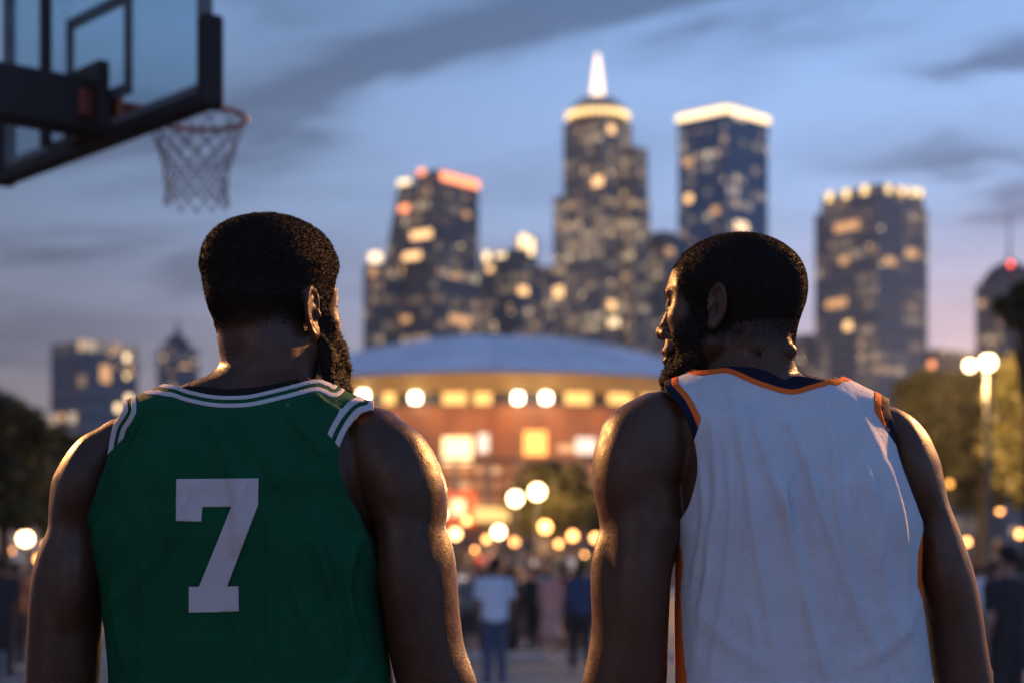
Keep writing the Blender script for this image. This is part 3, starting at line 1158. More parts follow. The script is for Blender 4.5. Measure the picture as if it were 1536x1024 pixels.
P1 = dict(
    label='person in a green sleeveless jersey with white number 7, seen from behind', skin=M_skin1, eye=M_eye, hairmat=M_hair,
    head=(410, 476, 0.015), yaw=32, pitch=0, hk=1.06, hp=dict(top=130.0, width=77.0, flareR=8.0, flareL=26.0, es=1.08),
    xr=(-0.77, -0.02), shear=-0.16, spine=(-0.41, 0.03, 0.012), hipx=-0.385,
    torso=[(612, 230, 530, 0, .06, .07), (640, 175, 556, 0, .09, .105), (680, 160, 560, 0, .11, .122), (720, 147, 562, 0, .125, .13),
           (760, 134, 566, .01, .13, .137), (800, 126, 570, .01, .13, .137), (845, 132, 573, .01, .13, .132), (880, 140, 574, .01, .13, .128),
           (955, 150, 581, .01, .125, .122), (1024, 156, 591, .01, .12, .118), (1100, 158, 597, .01, .12, .118),
           (1200, 160, 603, .01, .125, .13), (1340, 166, 605, .01, .12, .13)],
    neck=[(455, 336, 468, .015, .055, .062), (500, 329, 469, .005, .06, .068), (519, 330, 476, 0, .062, .07), (534, 331, 477, 0, .064, .07),
          (549, 328.6, 477, 0, .065, .07), (558, 322, 478, 0, .066, .072), (567, 306, 481, 0, .067, .073), (577, 278, 487, 0, .068, .074),
          (592, 242, 505, 0, .07, .076), (606, 206, 536, 0, .075, .08), (617, 186, 560, 0, .08, .085), (630, 178, 566, 0, .085, .09), (655, 182, 560, 0, .09, .09)],
    neckd=0.0,
    armL=[(626, 176, 200, 0, .02, .02), (632, 165, 205, 0, .035, .035), (643, 150, 210, 0, .05, .05), (656, 128, 210, 0, .06, .06), (670, 113, 208, 0, .066, .066), (686, 100, 202, 0, .07, .07),
          (705, 88.5, 195, 0, .07, .072), (721, 81, 188, 0, .07, .072), (745, 77.5, 176, 0, .067, .07), (770, 76, 165, 0, .062, .067),
          (790, 75, 156, 0, .06, .064), (802, 71, 151, 0, .058, .063), (825, 61, 147, 0, .057, .063), (858, 51, 148, 0, .056, .063),
          (905, 44.5, 151, 0, .055, .062), (952, 42, 152, 0, .054, .06), (998, 40, 150, 0, .052, .057), (1024, 39, 147, 0, .05, .054),
          (1065, 38, 138, .005, .05, .05), (1120, 42, 136, .015, .052, .05), (1200, 54, 126, .03, .044, .044), (1300, 68, 114, .05, .032, .032)],
    armLd=0.04, strap=9,
    armR=[(613, 535, 575, 0, .03, .03), (620, 525, 594, 0, .042, .042), (630, 518, 604, 0, .052, .052), (640, 514, 617, 0, .058, .058), (650, 512, 630, 0, .064, .064), (662, 511, 640, 0, .068, .068), (682, 512, 653, 0, .072, .072),
          (705, 518, 662.6, 0, .074, .075), (723, 528, 669, 0, .074, .076), (742, 538, 672, 0, .073, .076), (770, 552, 671, 0, .07, .074), (787, 560, 669, 0, .068, .072),
          (801, 566, 670, 0, .067, .072), (853, 571, 680, 0, .066, .072), (919, 576, 689.5, 0, .064, .07), (956, 580, 694.5, 0, .062, .068),
          (975, 583, 698.5, 0, .06, .066), (998, 588, 707, 0, .058, .063), (1022, 594, 715, 0, .056, .06), (1065, 606, 722, .01, .055, .055),
          (1120, 622, 720, .02, .055, .052), (1200, 638, 710, .035, .046, .046), (1300, 656, 702, .055, .033, .033)],
    armRd=-0.035,
    # px, py, depth, rx, ry, rz, angle, blend
    muscles=[(604, 712, -.06, .042, .046, .074, -14, .02), (128, 722, .01, .036, .052, .072, 14, .012),
             (605, 850, -.07, .034, .038, .10, -4, .02), (112, 870, .005, .032, .04, .085, 6, .012),
             (650, 905, -.05, .026, .036, .10, 8, .02),
             (403, 535, -.05, .035, .025, .07, 0, .02)],
    grooves=[(575, 760, -.115, 590, 800, -.12, .006, .016)],
    hair_t=hair_full, hair_shape=hair_block, beard_t=beard_full, rough_hair=.0008, rough_beard=.0016, n_hair=42000, n_beard=9000, len_hair=.0058, len_beard=.009,
    stub_hair=45000, stub_beard=4000, curl=.9, fade_c=-0.5, fade_w=3.0,
    folds=[([(232, 610), (196, 665), (160, 740)], -0.00475, 3.2), ([(240, 600), (205, 660), (172, 735)], 0.0038, 4.0),
           ([(400, 760), (412, 860), (405, 1000)], 0.0076, 9.6), ([(465, 800), (500, 900), (520, 1010)], 0.0076, 8.0), ([(180, 790), (176, 890), (190, 1010)], 0.0076, 7.2),
           ([(215, 760), (220, 880), (212, 1000)], 0.0057, 6.4), ([(420, 600), (450, 640), (500, 700)], 0.0057, 7.2), ([(520, 690), (535, 780), (575, 880)], 0.0057, 7.2),
           ([(540, 800), (520, 880), (545, 980)], 0.0076, 7.2), ([(300, 615), (330, 660), (350, 720)], 0.0038, 9.6), ([(470, 590), (490, 610), (515, 620)], 0.0057, 4.8)],
    nfold=16, famp=.0075, fx=(150, 570, 340), flean=0.12,
    neck_back=[(190, 440), (215, 560), (240, 574), (263, 578.0), (280, 584), (298, 588.5), (317, 592), (341, 593.6), (373, 592), (410, 584), (447, 574.7), (463, 570.5), (480, 569), (493, 573), (506, 566), (530, 440)],
    neck_front=[(190, 440), (215, 560), (240, 574), (275, 600), (320, 650), (390, 675), (440, 640), (480, 600), (500, 582), (515, 572), (530, 440)],
    lining=[(240, 440), (250, 570), (280, 576), (308, 578), (336, 582), (363, 580.5), (391, 578), (419, 573), (443, 568), (462, 564), (478, 556), (495, 440)],
    neck_bands=[5.5, 11.3, 17.3], neck_mats=[1, 0, 1],
    holeL=[(184, 500), (184.5, 600), (183, 617), (171, 636), (165, 658), (161.5, 680), (157, 700), (149, 720), (140, 749), (125.5, 787), (114, 806), (60, 825), (-80, 825), (-80, 500)],
    bandsL=[7.5, 13.0, 20.0], matsL=[1, 0, 1], endL=((150, 693), (188, 654)),
    holeR=[(562, 480), (561, 600), (556, 613.5), (541, 619), (529, 632), (518, 649), (509, 671), (507.5, 690), (510.5, 708), (516, 727), (522, 747), (536, 775), (559, 806), (590, 822), (640, 830), (850, 830), (850, 480)],
    bandsR=[8.6, 15.5, 24.0], matsR=[1, 0, 1], endR=((487, 645), (512, 675)),
    digit=[(265, 718), (388, 717), (387.3, 757), (341, 879), (358, 878.5), (358.6, 916.5), (283.6, 918), (283.6, 879.4), (298.6, 879.4), (347.5, 759.5), (304, 760), (302, 782), (264, 781)],
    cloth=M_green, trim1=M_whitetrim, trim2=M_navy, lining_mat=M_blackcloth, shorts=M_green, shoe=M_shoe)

P2 = dict(
    label='person in a white sleeveless jersey with orange and navy trim, head turned left', skin=M_skin2, eye=M_eye, hairmat=M_hair,
    head=(1100, 471, 0.0), yaw=-60, pitch=0, hk=1.03, hp=dict(top=114.0, width=76.0, flare=8.0, es=.95),
    xr=(0.08, 0.79), shear=0.12, spine=(0.41, 0.03, 0.012), hipx=0.44, tn=2.3,
    torso=[(604, 1000, 1310, 0, .06, .075), (625, 975, 1328, 0, .085, .10), (645, 985, 1338, 0, .10, .115), (680, 1000, 1350, 0, .115, .125), (720, 1004, 1366, 0, .125, .132),
           (760, 1006, 1378, 0, .13, .137), (795, 1007, 1386, 0, .132, .137), (830, 1011, 1385, 0, .13, .134), (880, 1011, 1384, 0, .128, .13),
           (930, 1010, 1390, 0, .125, .125), (989, 1010, 1398, 0, .122, .12), (1024, 1010, 1403, 0, .12, .118), (1150, 1012, 1410, 0, .125, .125), (1340, 1015, 1412, 0, .12, .13)],
    neck=[(470, 1072, 1196, .0, .05, .062), (496, 1070, 1192, 0, .058, .066), (511, 1066, 1191, 0, .06, .068), (527, 1060, 1190, 0, .062, .068), (543, 1053, 1191, 0, .064, .07),
          (556, 1047, 1196, 0, .066, .072), (565, 1038, 1206, 0, .067, .073), (574, 1024, 1250, 0, .068, .074), (582, 1002, 1272, 0, .07, .076), (590, 982, 1288, 0, .072, .078),
          (600, 965, 1308, 0, .076, .082), (612, 958, 1326, 0, .08, .086), (640, 965, 1335, 0, .085, .09)],
    neckd=0.0,
    armL=[(590, 968, 1000, 0, .03, .03), (596, 956, 1008, 0, .042, .042), (604, 940, 1018, 0, .052, .052), (614, 925, 1026, 0, .06, .06), (625, 912, 1032, 0, .066, .066), (638, 903, 1036, 0, .07, .07),
          (656, 897.5, 1038, 0, .074, .074), (671, 892.5, 1037, 0, .075, .076), (690, 889, 1033, 0, .075, .077), (708, 888, 1027, 0, .074, .077), (729, 889, 1018, 0, .072, .075),
          (762, 895, 1022, 0, .068, .073), (790, 899.5, 1022, 0, .066, .072), (823, 898.5, 1016, 0, .064, .07), (871, 894, 1006, 0, .063, .069), (932, 889, 1003, 0, .06, .066),
          (989, 880, 1001, 0, .057, .062), (1022, 873, 1000, 0, .055, .058), (1065, 867, 992, .01, .054, .054), (1120, 867, 985, .02, .054, .052), (1200, 880, 972, .035, .045, .045), (1300, 902, 952, .055, .033, .033)],
    armLd=-0.035, strap=10,
    armR=[(610, 1300, 1334, 0, .03, .03), (615, 1300, 1347, 0, .042, .042), (621, 1300, 1358, 0, .05, .05), (636, 1303, 1376, 0, .06, .06), (656, 1308, 1391, 0, .068, .068), (677, 1315, 1400.5, 0, .07, .072),
          (697, 1323, 1408, 0, .07, .073), (723, 1334, 1413, 0, .069, .072), (752, 1347, 1419, 0, .066, .07), (783, 1362, 1431, 0, .062, .066), (819, 1372, 1445, 0, .06, .064),
          (861, 1380, 1459, 0, .058, .063), (918, 1388, 1471, 0, .056, .06), (965, 1394, 1478, 0, .054, .058), (1022, 1402, 1487.5, 0, .052, .055), (1065, 1406, 1492, .01, .052, .052),
          (1120, 1413, 1491, .02, .052, .05), (1200, 1424, 1486, .035, .044, .044), (1300, 1438, 1480, .055, .032, .032)],
    armRd=0.045,
    muscles=[(944, 698, -.065, .042, .048, .078, 8, .02), (1366, 705, .01, .032, .050, .075, -16, .012),
             (955, 860, -.075, .036, .036, .11, 2, .02), (918, 900, -.05, .03, .04, .10, -6, .012), (1412, 850, .01, .03, .04, .09, -10, .012),
             (1150, 540, -.05, .035, .025, .06, 0, .02),
             (1150, 520, -.054, .045, .016, .012, 8, .014)],
    grooves=[(1120, 530, -.082, 1192, 533, -.04, .0025, .008), (991, 690, -.13, 996, 770, -.11, .007, .016)],
    hair_t=hair_short, beard_t=beard_mid, rough_hair=.0005, rough_beard=.0012, n_hair=42000, n_beard=7000, len_hair=.0030, len_beard=.007,
    stub_hair=60000, stub_beard=16000, curl=.6, fade_c=-0.5, fade_w=3.5, wid_hair=.0007,
    folds=[([(1120, 585), (1150, 690), (1190, 810), (1225, 960), (1240, 1020)], .0055, 9), ([(1095, 580), (1118, 690), (1135, 820), (1165, 990)], .0045, 8), ([(1265, 585), (1305, 650), (1340, 740), (1362, 860)], .0032, 9),
           ([(1235, 592), (1252, 680), (1262, 800), (1300, 960)], .0045, 8), ([(1150, 590), (1195, 660), (1240, 790), (1290, 940)], .004, 7), ([(1255, 582), (1290, 690), (1325, 830), (1350, 1000)], .003, 10),
           ([(1068, 620), (1076, 740), (1060, 880), (1040, 1010)], .0045, 8), ([(1085, 640), (1098, 760), (1085, 900), (1062, 1020)], .004, 7), ([(1050, 690), (1056, 780), (1036, 900)], .0035, 6),
           ([(1180, 620), (1172, 720), (1185, 860), (1200, 1010)], .003, 9), ([(1330, 690), (1352, 800), (1358, 930), (1380, 1010)], .0045, 8), ([(1210, 600), (1216, 700), (1222, 820)], .003, 8),
           ([(1385, 880), (1350, 950), (1280, 1000)], .003, 12), ([(1040, 900), (1090, 960), (1160, 1005)], .002, 12), ([(1120, 900), (1135, 960), (1128, 1020)], .003, 8), ([(1300, 900), (1310, 960), (1330, 1020)], .003, 8)],
    nfold=34, famp=.004, fx=(1035, 1380, 1192), flean=0.18,
    neck_back=[(985, 440), (1010, 540), (1036, 552), (1050, 555), (1060, 554.5), (1071, 553), (1090, 551.5), (1108, 557), (1127, 566), (1145.5, 573), (1173, 581.5), (1192, 583.5), (1210, 578.5), (1226, 574), (1244, 568.5), (1254, 570), (1264, 564), (1285, 550), (1300, 440)],
    neck_front=[(985, 440), (1010, 555), (1040, 566), (1070, 590), (1110, 640), (1150, 660), (1200, 640), (1235, 592), (1262, 573), (1280, 562), (1300, 440)],
    lining=[(1030, 440), (1046, 552), (1075, 550), (1090, 548.5), (1118, 549), (1142, 553), (1160, 559), (1176, 568), (1185, 566), (1197, 562), (1220, 564), (1238, 566), (1252, 558), (1262, 440)],
    neck_bands=[7.2], neck_mats=[1], nb=0.0,
    holeL=[(996, 500), (996.5, 570), (1000, 585), (1018, 606), (1032.5, 634), (1041, 660), (1045.5, 686), (1047, 703), (1044.6, 718), (1036, 749), (1028, 767), (1010, 793), (990, 812), (900, 830), (700, 830), (700, 500)],
    bandsL=[11.0, 20.0], matsL=[2, 1], endL=((1040, 662), (1057, 612)),
    holeR=[(1334, 500), (1333.5, 600), (1334, 615), (1338, 628.6), (1341.5, 647), (1344.5, 667), (1348, 682), (1356, 706.6), (1366, 732.5), (1373.5, 752), (1384, 780), (1398, 800), (1500, 820), (1700, 820), (1700, 500)],
    bandsR=[12.0, 22.0], matsR=[2, 1], endR=((1300, 598), (1345, 668)),
    panL=[(900, 800), (1010, 800), (1021, 822), (1024, 847), (1020, 890), (1024, 965), (1029, 1022), (1032, 1200), (900, 1400)],
    panR=[(1480, 800), (1384, 800), (1377, 830), (1376, 880), (1388, 925), (1408, 1000), (1412, 1400), (1480, 1400)], pan_w=15.0,
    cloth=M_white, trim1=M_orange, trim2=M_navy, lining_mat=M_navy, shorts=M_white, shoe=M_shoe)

# ----------------------------------------------------------------- dusk sky
def build_world():
    w = bpy.data.worlds.new("World")
    scene.world = w
    w.use_nodes = True
    nt = w.node_tree
    bg = nt.nodes['Background']
    tc = N(nt, 'ShaderNodeTexCoord')
    sep = N(nt, 'ShaderNodeSeparateXYZ')
    nt.links.new(tc.outputs['Generated'], sep.inputs[0])

    def M(op, a, b=None, c=None):
        n = N(nt, 'ShaderNodeMath', operation=op)
        for i, v in enumerate((a, b, c)):
            if v is None:
                continue
            if isinstance(v, (int, float)):
                n.inputs[i].default_value = v
            else:
                nt.links.new(v, n.inputs[i])
        return n.outputs[0]
    X, Y, Z = sep.outputs
    az = M('ARCSINE', M('DIVIDE', X, M('MAXIMUM', M('SQRT', M('SUBTRACT', 1.0, M('MULTIPLY', Z, Z))), 0.02)))
    el = M('ARCSINE', Z)
    # gradient by elevation (radians / 1.57)
    e01 = M('DIVIDE', M('MAXIMUM', el, 0.0), 1.571)
    g = ramp(nt, [(0.0, (0.56, 0.38, 0.36)), (0.05, (0.47, 0.37, 0.43)), (0.085, (0.37, 0.37, 0.54)), (0.125, (0.31, 0.44, 0.74)),
                  (0.165, (0.27, 0.43, 0.77)), (0.20, (0.20, 0.37, 0.70)), (0.35, (0.10, 0.21, 0.46)), (1.0, (0.06, 0.13, 0.32))])
    nt.links.new(e01, g.inputs[0])
    # streaky cloud sheets: noise stretched along the horizon
    cv = N(nt, 'ShaderNodeCombineXYZ')
    nt.links.new(M('MULTIPLY', az, 5.0), cv.inputs[0])
    nt.links.new(M('ADD', M('MULTIPLY', el, 22.0), M('MULTIPLY', az, -3.0)), cv.inputs[1])
    n1 = N(nt, 'ShaderNodeTexNoise', i_Scale=1.0, i_Detail=7.0, i_Roughness=0.56, i_Distortion=0.5)
    nt.links.new(cv.outputs[0], n1.inputs['Vector'])
    cv2 = N(nt, 'ShaderNodeCombineXYZ')
    nt.links.new(M('MULTIPLY', az, 7.0), cv2.inputs[0])
    nt.links.new(M('MULTIPLY', el, 60.0), cv2.inputs[1])
    n2 = N(nt, 'ShaderNodeTexNoise', i_Scale=1.0, i_Detail=5.0, i_Roughness=0.55, i_Distortion=0.35)
    nt.links.new(cv2.outputs[0], n2.inputs['Vector'])
    # the larger banks of cloud, by bearing and height
    cloud = None
    for (px, py, wx, wy, slope, amp) in ((620, 110, 300, 62, -0.26, 1.25), (1130, -10, 330, 42, -0.1, .75), (330, 10, 150, 40, 0.0, .25), (1480, 135, 130, 26, -0.12, 1.0),
                                         (60, 210, 230, 60, -0.15, .65), (1420, 265, 160, 30, 0.05, .8), (120, 400, 260, 26, -0.05, .75), (60, 520, 280, 50, 0.0, .55), (330, 205, 150, 34, -.1, .35)):
        a0 = (px - 768) / FPX
        e0 = (HOR - py) / FPX
        sx, sy = wx / FPX, wy / FPX
        da = M('SUBTRACT', az, a0)
        de = M('SUBTRACT', M('SUBTRACT', el, e0), M('MULTIPLY', da, -slope))
        wob = M('MULTIPLY', M('SUBTRACT', n1.outputs['Fac'], 0.5), 0.12)
        de = M('ADD', de, wob)
        q = M('ADD', M('POWER', M('DIVIDE', M('ABSOLUTE', da), sx), 2.0), M('POWER', M('DIVIDE', M('ABSOLUTE', de), sy), 2.0))
        v = M('MULTIPLY', M('EXPONENT', M('MULTIPLY', q, -1.0)), amp)
        cloud = v if cloud is None else M('ADD', cloud, v)
    st = ramp(nt, [(0.42, (0, 0, 0)), (0.72, (1, 1, 1))])
    nt.links.new(n1.outputs['Fac'], st.inputs[0])
    st2 = ramp(nt, [(0.45, (0, 0, 0)), (0.75, (1, 1, 1))])
    nt.links.new(n2.outputs['Fac'], st2.inputs[0])
    low = M('SUBTRACT', 1.0, M('MINIMUM', M('DIVIDE', M('MAXIMUM', el, 0.0), 0.26), 1.0))
    tot = M('ADD', M('MULTIPLY', cloud, M('ADD', M('MULTIPLY', n1.outputs['Fac'], 2.0), -0.05)),
            M('ADD', M('MULTIPLY', st.outputs[0], 0.42), M('MULTIPLY', M('MULTIPLY', st2.outputs[0], 0.95), low)))
    tot = M('MINIMUM', tot, 0.95)
    cg = ramp(nt, [(0.0, (0.24, 0.19, 0.24)), (0.08, (0.17, 0.18, 0.30)), (0.13, (0.12, 0.17, 0.33)), (0.2, (0.062, 0.115, 0.26)), (1.0, (0.06, 0.10, 0.22))])
    nt.links.new(e01, cg.inputs[0])
    mx = N(nt, 'ShaderNodeMix', data_type='RGBA')
    nt.links.new(tot, mx.inputs['Factor'])
    nt.links.new(g.outputs[0], mx.inputs['A'])
    nt.links.new(cg.outputs[0], mx.inputs['B'])
    # dusk is brighter towards the right of the towers; bluish boost behind the viewer added to light the players
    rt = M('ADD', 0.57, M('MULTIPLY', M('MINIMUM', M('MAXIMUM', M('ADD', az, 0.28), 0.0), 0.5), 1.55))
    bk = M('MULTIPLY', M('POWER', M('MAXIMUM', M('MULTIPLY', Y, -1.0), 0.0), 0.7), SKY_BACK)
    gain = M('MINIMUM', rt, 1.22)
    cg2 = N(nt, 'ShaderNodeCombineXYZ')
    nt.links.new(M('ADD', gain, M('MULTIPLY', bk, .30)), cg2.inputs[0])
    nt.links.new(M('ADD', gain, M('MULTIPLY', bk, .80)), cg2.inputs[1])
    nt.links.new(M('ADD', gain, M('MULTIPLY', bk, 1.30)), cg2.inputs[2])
    sc = N(nt, 'ShaderNodeVectorMath', operation='MULTIPLY')
    nt.links.new(mx.outputs['Result'], sc.inputs[0])
    nt.links.new(cg2.outputs[0], sc.inputs[1])
    # peach glow low on the right
    dz = M('ADD', M('POWER', M('DIVIDE', M('ABSOLUTE', M('SUBTRACT', az, (1440 - 768) / FPX)), 0.11), 2.0), M('POWER', M('DIVIDE', M('ABSOLUTE', M('SUBTRACT', el, (HOR - 500) / FPX)), 0.045), 2.0))
    pg = M('EXPONENT', M('MULTIPLY', dz, -1.0))
    pv = N(nt, 'ShaderNodeVectorMath', operation='SCALE')
    pv.inputs[0].default_value = (0.26, 0.10, 0.03)
    nt.links.new(pg, pv.inputs['Scale'])
    pa = N(nt, 'ShaderNodeVectorMath', operation='ADD')
    nt.links.new(sc.outputs[0], pa.inputs[0])
    nt.links.new(pv.outputs[0], pa.inputs[1])
    sc = pa
    sky = N(nt, 'ShaderNodeTexSky')
    sky.sky_type = 'NISHITA'
    sky.sun_disc = False
    sky.sun_elevation = math.radians(1.0)
    sky.sun_rotation = math.radians(215.0)
    s2 = N(nt, 'ShaderNodeVectorMath', operation='SCALE')
    nt.links.new(sky.outputs[0], s2.inputs[0])
    s2.inputs['Scale'].default_value = 0.05
    ad = N(nt, 'ShaderNodeVectorMath', operation='ADD')
    nt.links.new(sc.outputs[0], ad.inputs[0])
    nt.links.new(s2.outputs[0], ad.inputs[1])
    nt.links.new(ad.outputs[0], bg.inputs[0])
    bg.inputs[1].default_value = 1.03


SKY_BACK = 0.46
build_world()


def sun(energy, col, elev, azim, ang):
    l = bpy.data.lights.new('sun', 'SUN')
    l.energy = energy
    l.color = col
    l.angle = math.radians(ang)
    o = link(bpy.data.objects.new('sun', l))
    d = Vector((math.sin(azim) * math.cos(elev), math.cos(azim) * math.cos(elev), math.sin(elev)))
    o.rotation_euler = (-d).to_track_quat('-Z', 'Y').to_euler()
    return o


# last light of the sunset, low behind the viewer
sun(0.12, (1.0, 0.72, 0.55), math.radians(4), math.radians(215), 12.0)


def point(name, loc, watts, col=(1.0, 0.56, 0.22), rad=0.12, parent=None):
    l = bpy.data.lights.new(name, 'POINT')
    l.energy = watts
    l.color = col
    l.shadow_soft_size = rad
    o = link(bpy.data.objects.new(name, l), parent)
    o.location = loc
    return o


# -------------------------------------------------------------------- ground
def ground():
    m, nt, bs, out = new_mat('plaza paving')
    tc = N(nt, 'ShaderNodeTexCoord')
    br = N(nt, 'ShaderNodeTexBrick')
    br.inputs['Scale'].default_value = 1.0
    br.inputs['Brick Width'].default_value = 1.2
    br.inputs['Row Height'].default_value = 0.6
    br.inputs['Mortar Size'].default_value = 0.012
    br.inputs['Color1'].default_value = (0.10, 0.10, 0.105, 1)
    br.inputs['Color2'].default_value = (0.15, 0.145, 0.14, 1)
    br.inputs['Mortar'].default_value = (0.04, 0.04, 0.04, 1)
    nt.links.new(tc.outputs['Object'], br.inputs['Vector'])
    no = N(nt, 'ShaderNodeTexNoise', i_Scale=0.35, i_Detail=7.0)
    nt.links.new(tc.outputs['Object'], no.inputs['Vector'])
    r = ramp(nt, [(0.35, (0.6, 0.6, 0.6)), (0.7, (1.1, 1.1, 1.1))])
    nt.links.new(no.outputs['Fac'], r.inputs[0])
    mx = N(nt, 'ShaderNodeMix', data_type='RGBA', blend_type='MULTIPLY')
    mx.inputs['Factor'].default_value = 1.0
    nt.links.new(br.outputs['Color'], mx.inputs['A'])
    nt.links.new(r.outputs[0], mx.inputs['B'])
    nt.links.new(mx.outputs['Result'], bs.inputs['Base Color'])
    bs.inputs['Roughness'].default_value = 0.6
    g = mesh_obj('ground', [(-3000, -300, 0), (3000, -300, 0), (3000, 3500, 0), (-3000, 3500, 0)], [(0, 1, 2, 3)], m)
    tag(g, kind='structure')
    asphalt = basic('court asphalt', (0.045, 0.05, 0.055), 0.75, var=.3, scale=3.0, bump=.4, bscale=120)
    mb = MB().box((0, 6, 0.004), (16, 22, 0.006))
    tag(mb.build('court', asphalt), kind='structure')
    stp = MB()
    for k in range(6):
        stp.box((0, 116 + k * .5 - 1.5, .075 + k * .15), (150, 112 - k * 1.0, .15))
    tag(stp.build('steps', basic('terrace stone', (.2, .19, .18), .75, scale=1.0)), kind='structure')
    kerbm = basic('kerb stone', (0.34, 0.33, 0.31), 0.7, scale=2.0, bump=.3)
    mb = MB().rbox((0, 34.0, 0.06), (60, 0.45, 0.14), 0.02)
    tag(mb.build('kerb', kerbm), kind='structure')
    mb = MB().rbox((0, 46.0, 0.06), (70, 0.45, 0.14), 0.02)
    tag(mb.build('kerb', kerbm), kind='structure')
    road = basic('road asphalt', (0.05, 0.05, 0.052), 0.5, var=.25, scale=.6, bump=.3, bscale=30)
    mb = MB().box((0, 40.0, 0.004), (200, 11.4, 0.006))
    tag(mb.build('road', road), kind='structure')


ground()

# --------------------------------------------------------------- skyscrapers
WARM = (1.0, 0.60, 0.27)


def facade_mat(name, wall, glass, cw, ch, prob, strength, seed, cols=((1.0, .55, .22), (1.0, .78, .5)), wm=(.12, .88, .25, .85)):
    m, nt, bs, out = new_mat(name)
    uv = N(nt, 'ShaderNodeUVMap')
    sp = N(nt, 'ShaderNodeSeparateXYZ')
    nt.links.new(uv.outputs[0], sp.inputs[0])

    def M(op, a, b=None, c=None):
        n = N(nt, 'ShaderNodeMath', operation=op)
        for i, v in enumerate((a, b, c)):
            if v is None:
                continue
            if isinstance(v, (int, float)):
                n.inputs[i].default_value = v
            else:
                nt.links.new(v, n.inputs[i])
        return n.outputs[0]
    u = M('DIVIDE', sp.outputs[0], cw)
    v = M('DIVIDE', sp.outputs[1], ch)
    iu, iv = M('FLOOR', u), M('FLOOR', v)
    fu, fv = M('FRACT', u), M('FRACT', v)
    msk = M('MULTIPLY', M('MULTIPLY', M('GREATER_THAN', fu, wm[0]), M('LESS_THAN', fu, wm[1])),
            M('MULTIPLY', M('GREATER_THAN', fv, wm[2]), M('LESS_THAN', fv, wm[3])))
    msk = M('MULTIPLY', msk, M('GREATER_THAN', sp.outputs[1], -10.0))
    cb = N(nt, 'ShaderNodeCombineXYZ')
    nt.links.new(iu, cb.inputs[0])
    nt.links.new(iv, cb.inputs[1])
    cb.inputs[2].default_value = seed
    wn = N(nt, 'ShaderNodeTexWhiteNoise', noise_dimensions='3D')
    nt.links.new(cb.outputs[0], wn.inputs['Vector'])
    # whole stretches of a floor are lit together
    cf = N(nt, 'ShaderNodeCombineXYZ')
    nt.links.new(M('FLOOR', M('MULTIPLY', iu, 0.25)), cf.inputs[0])
    nt.links.new(iv, cf.inputs[1])
    cf.inputs[2].default_value = seed + 31.0
    wf = N(nt, 'ShaderNodeTexWhiteNoise', noise_dimensions='3D')
    nt.links.new(cf.outputs[0], wf.inputs['Vector'])
    sc = M('ADD', M('MULTIPLY', wn.outputs['Value'], 0.38), M('MULTIPLY', wf.outputs['Value'], 0.62))
    lit = N(nt, 'ShaderNodeMapRange')
    nt.links.new(sc, lit.inputs['Value'])
    lit.inputs['From Min'].default_value = 1.0 - prob
    lit.inputs['From Max'].default_value = 1.0
    cs = N(nt, 'ShaderNodeSeparateColor')
    nt.links.new(wn.outputs['Color'], cs.inputs[0])
    br = M('MULTIPLY', M('MULTIPLY', lit.outputs[0], msk), M('ADD', 0.35, cs.outputs[1]))
    em = M('MULTIPLY', br, strength)
    rc = ramp(nt, [(0.0, cols[0]), (1.0, cols[1])])
    nt.links.new(cs.outputs[2], rc.inputs[0])
    mx = N(nt, 'ShaderNodeMix', data_type='RGBA')
    nt.links.new(msk, mx.inputs['Factor'])
    mx.inputs['A'].default_value = c4(wall)
    mx.inputs['B'].default_value = c4(glass)
    nt.links.new(mx.outputs['Result'], bs.inputs['Base Color'])
    nt.links.new(M('SUBTRACT', 0.75, M('MULTIPLY', msk, 0.3)), bs.inputs['Roughness'])
    nt.links.new(rc.outputs[0], bs.inputs['Emission Color'])
    nt.links.new(em, bs.inputs['Emission Strength'])
    m.cycles.emission_sampling = 'NONE'
    return m


M_warmwin = emit('warm lit window', (1.0, 0.56, 0.23), 2.1)
M_palewin = emit('pale lit window', (1.0, 0.70, 0.38), 1.9)
M_dimwin = emit('dim lit window', (1.0, 0.50, 0.20), .9)
M_crown = emit('crown floodlight', (1.0, 0.70, 0.38), 2.6)
M_goldcrown = emit('gold crown light', (1.0, 0.66, 0.26), 2.3)
M_redcrown = emit('orange crown light', (1.0, 0.30, 0.13), 2.6)
M_beacon = emit('red beacon', (1.0, 0.10, 0.05), 6.0)
M_steel = basic('dark steel', (0.06, 0.065, 0.07), 0.45, 0.6)
M_roofdark = basic('tower roof', (0.05, 0.055, 0.06), 0.8)


def foot(c, l, r, D, t=1.0):
    """footprint of a tower whose near corner stands at pixel column c, D metres off"""
    a = max(0.5, (c - l) / FPX * D)
    b = max(0.5, (r - c) / FPX * D)
    dl, dr = a * t, b / t
    xl = (l - 768) / FPX * (D + dl)
    xr = (r - 768) / FPX * (D + dr)
    n = ((c - 768) / FPX * D, D)
    L = (xl, D + dl)
    R = (xr, D + dr)
    return [n, R, (L[0] + R[0] - n[0], L[1] + R[1] - n[1]), L]


def zof(py, D):
    return CAMZ + (HOR - py) / FPX * D


def wall_box(mb, p, q, u, z, w, h, proud=0.12):
    """a lit pane in the wall p-q at fraction u along it and height z"""
    d = Vector((q[0] - p[0], q[1] - p[1], 0))
    L = d.length
    d.normalize()
    nrm = Vector((d.y, -d.x, 0))
    M3 = Matrix((d, nrm, Vector((0, 0, 1)))).transposed()
    c = Vector((p[0], p[1], z)) + d * (L * u) + nrm * (proud / 2 - .05)
    mb.box(c, (w, proud, h), ax=M3)


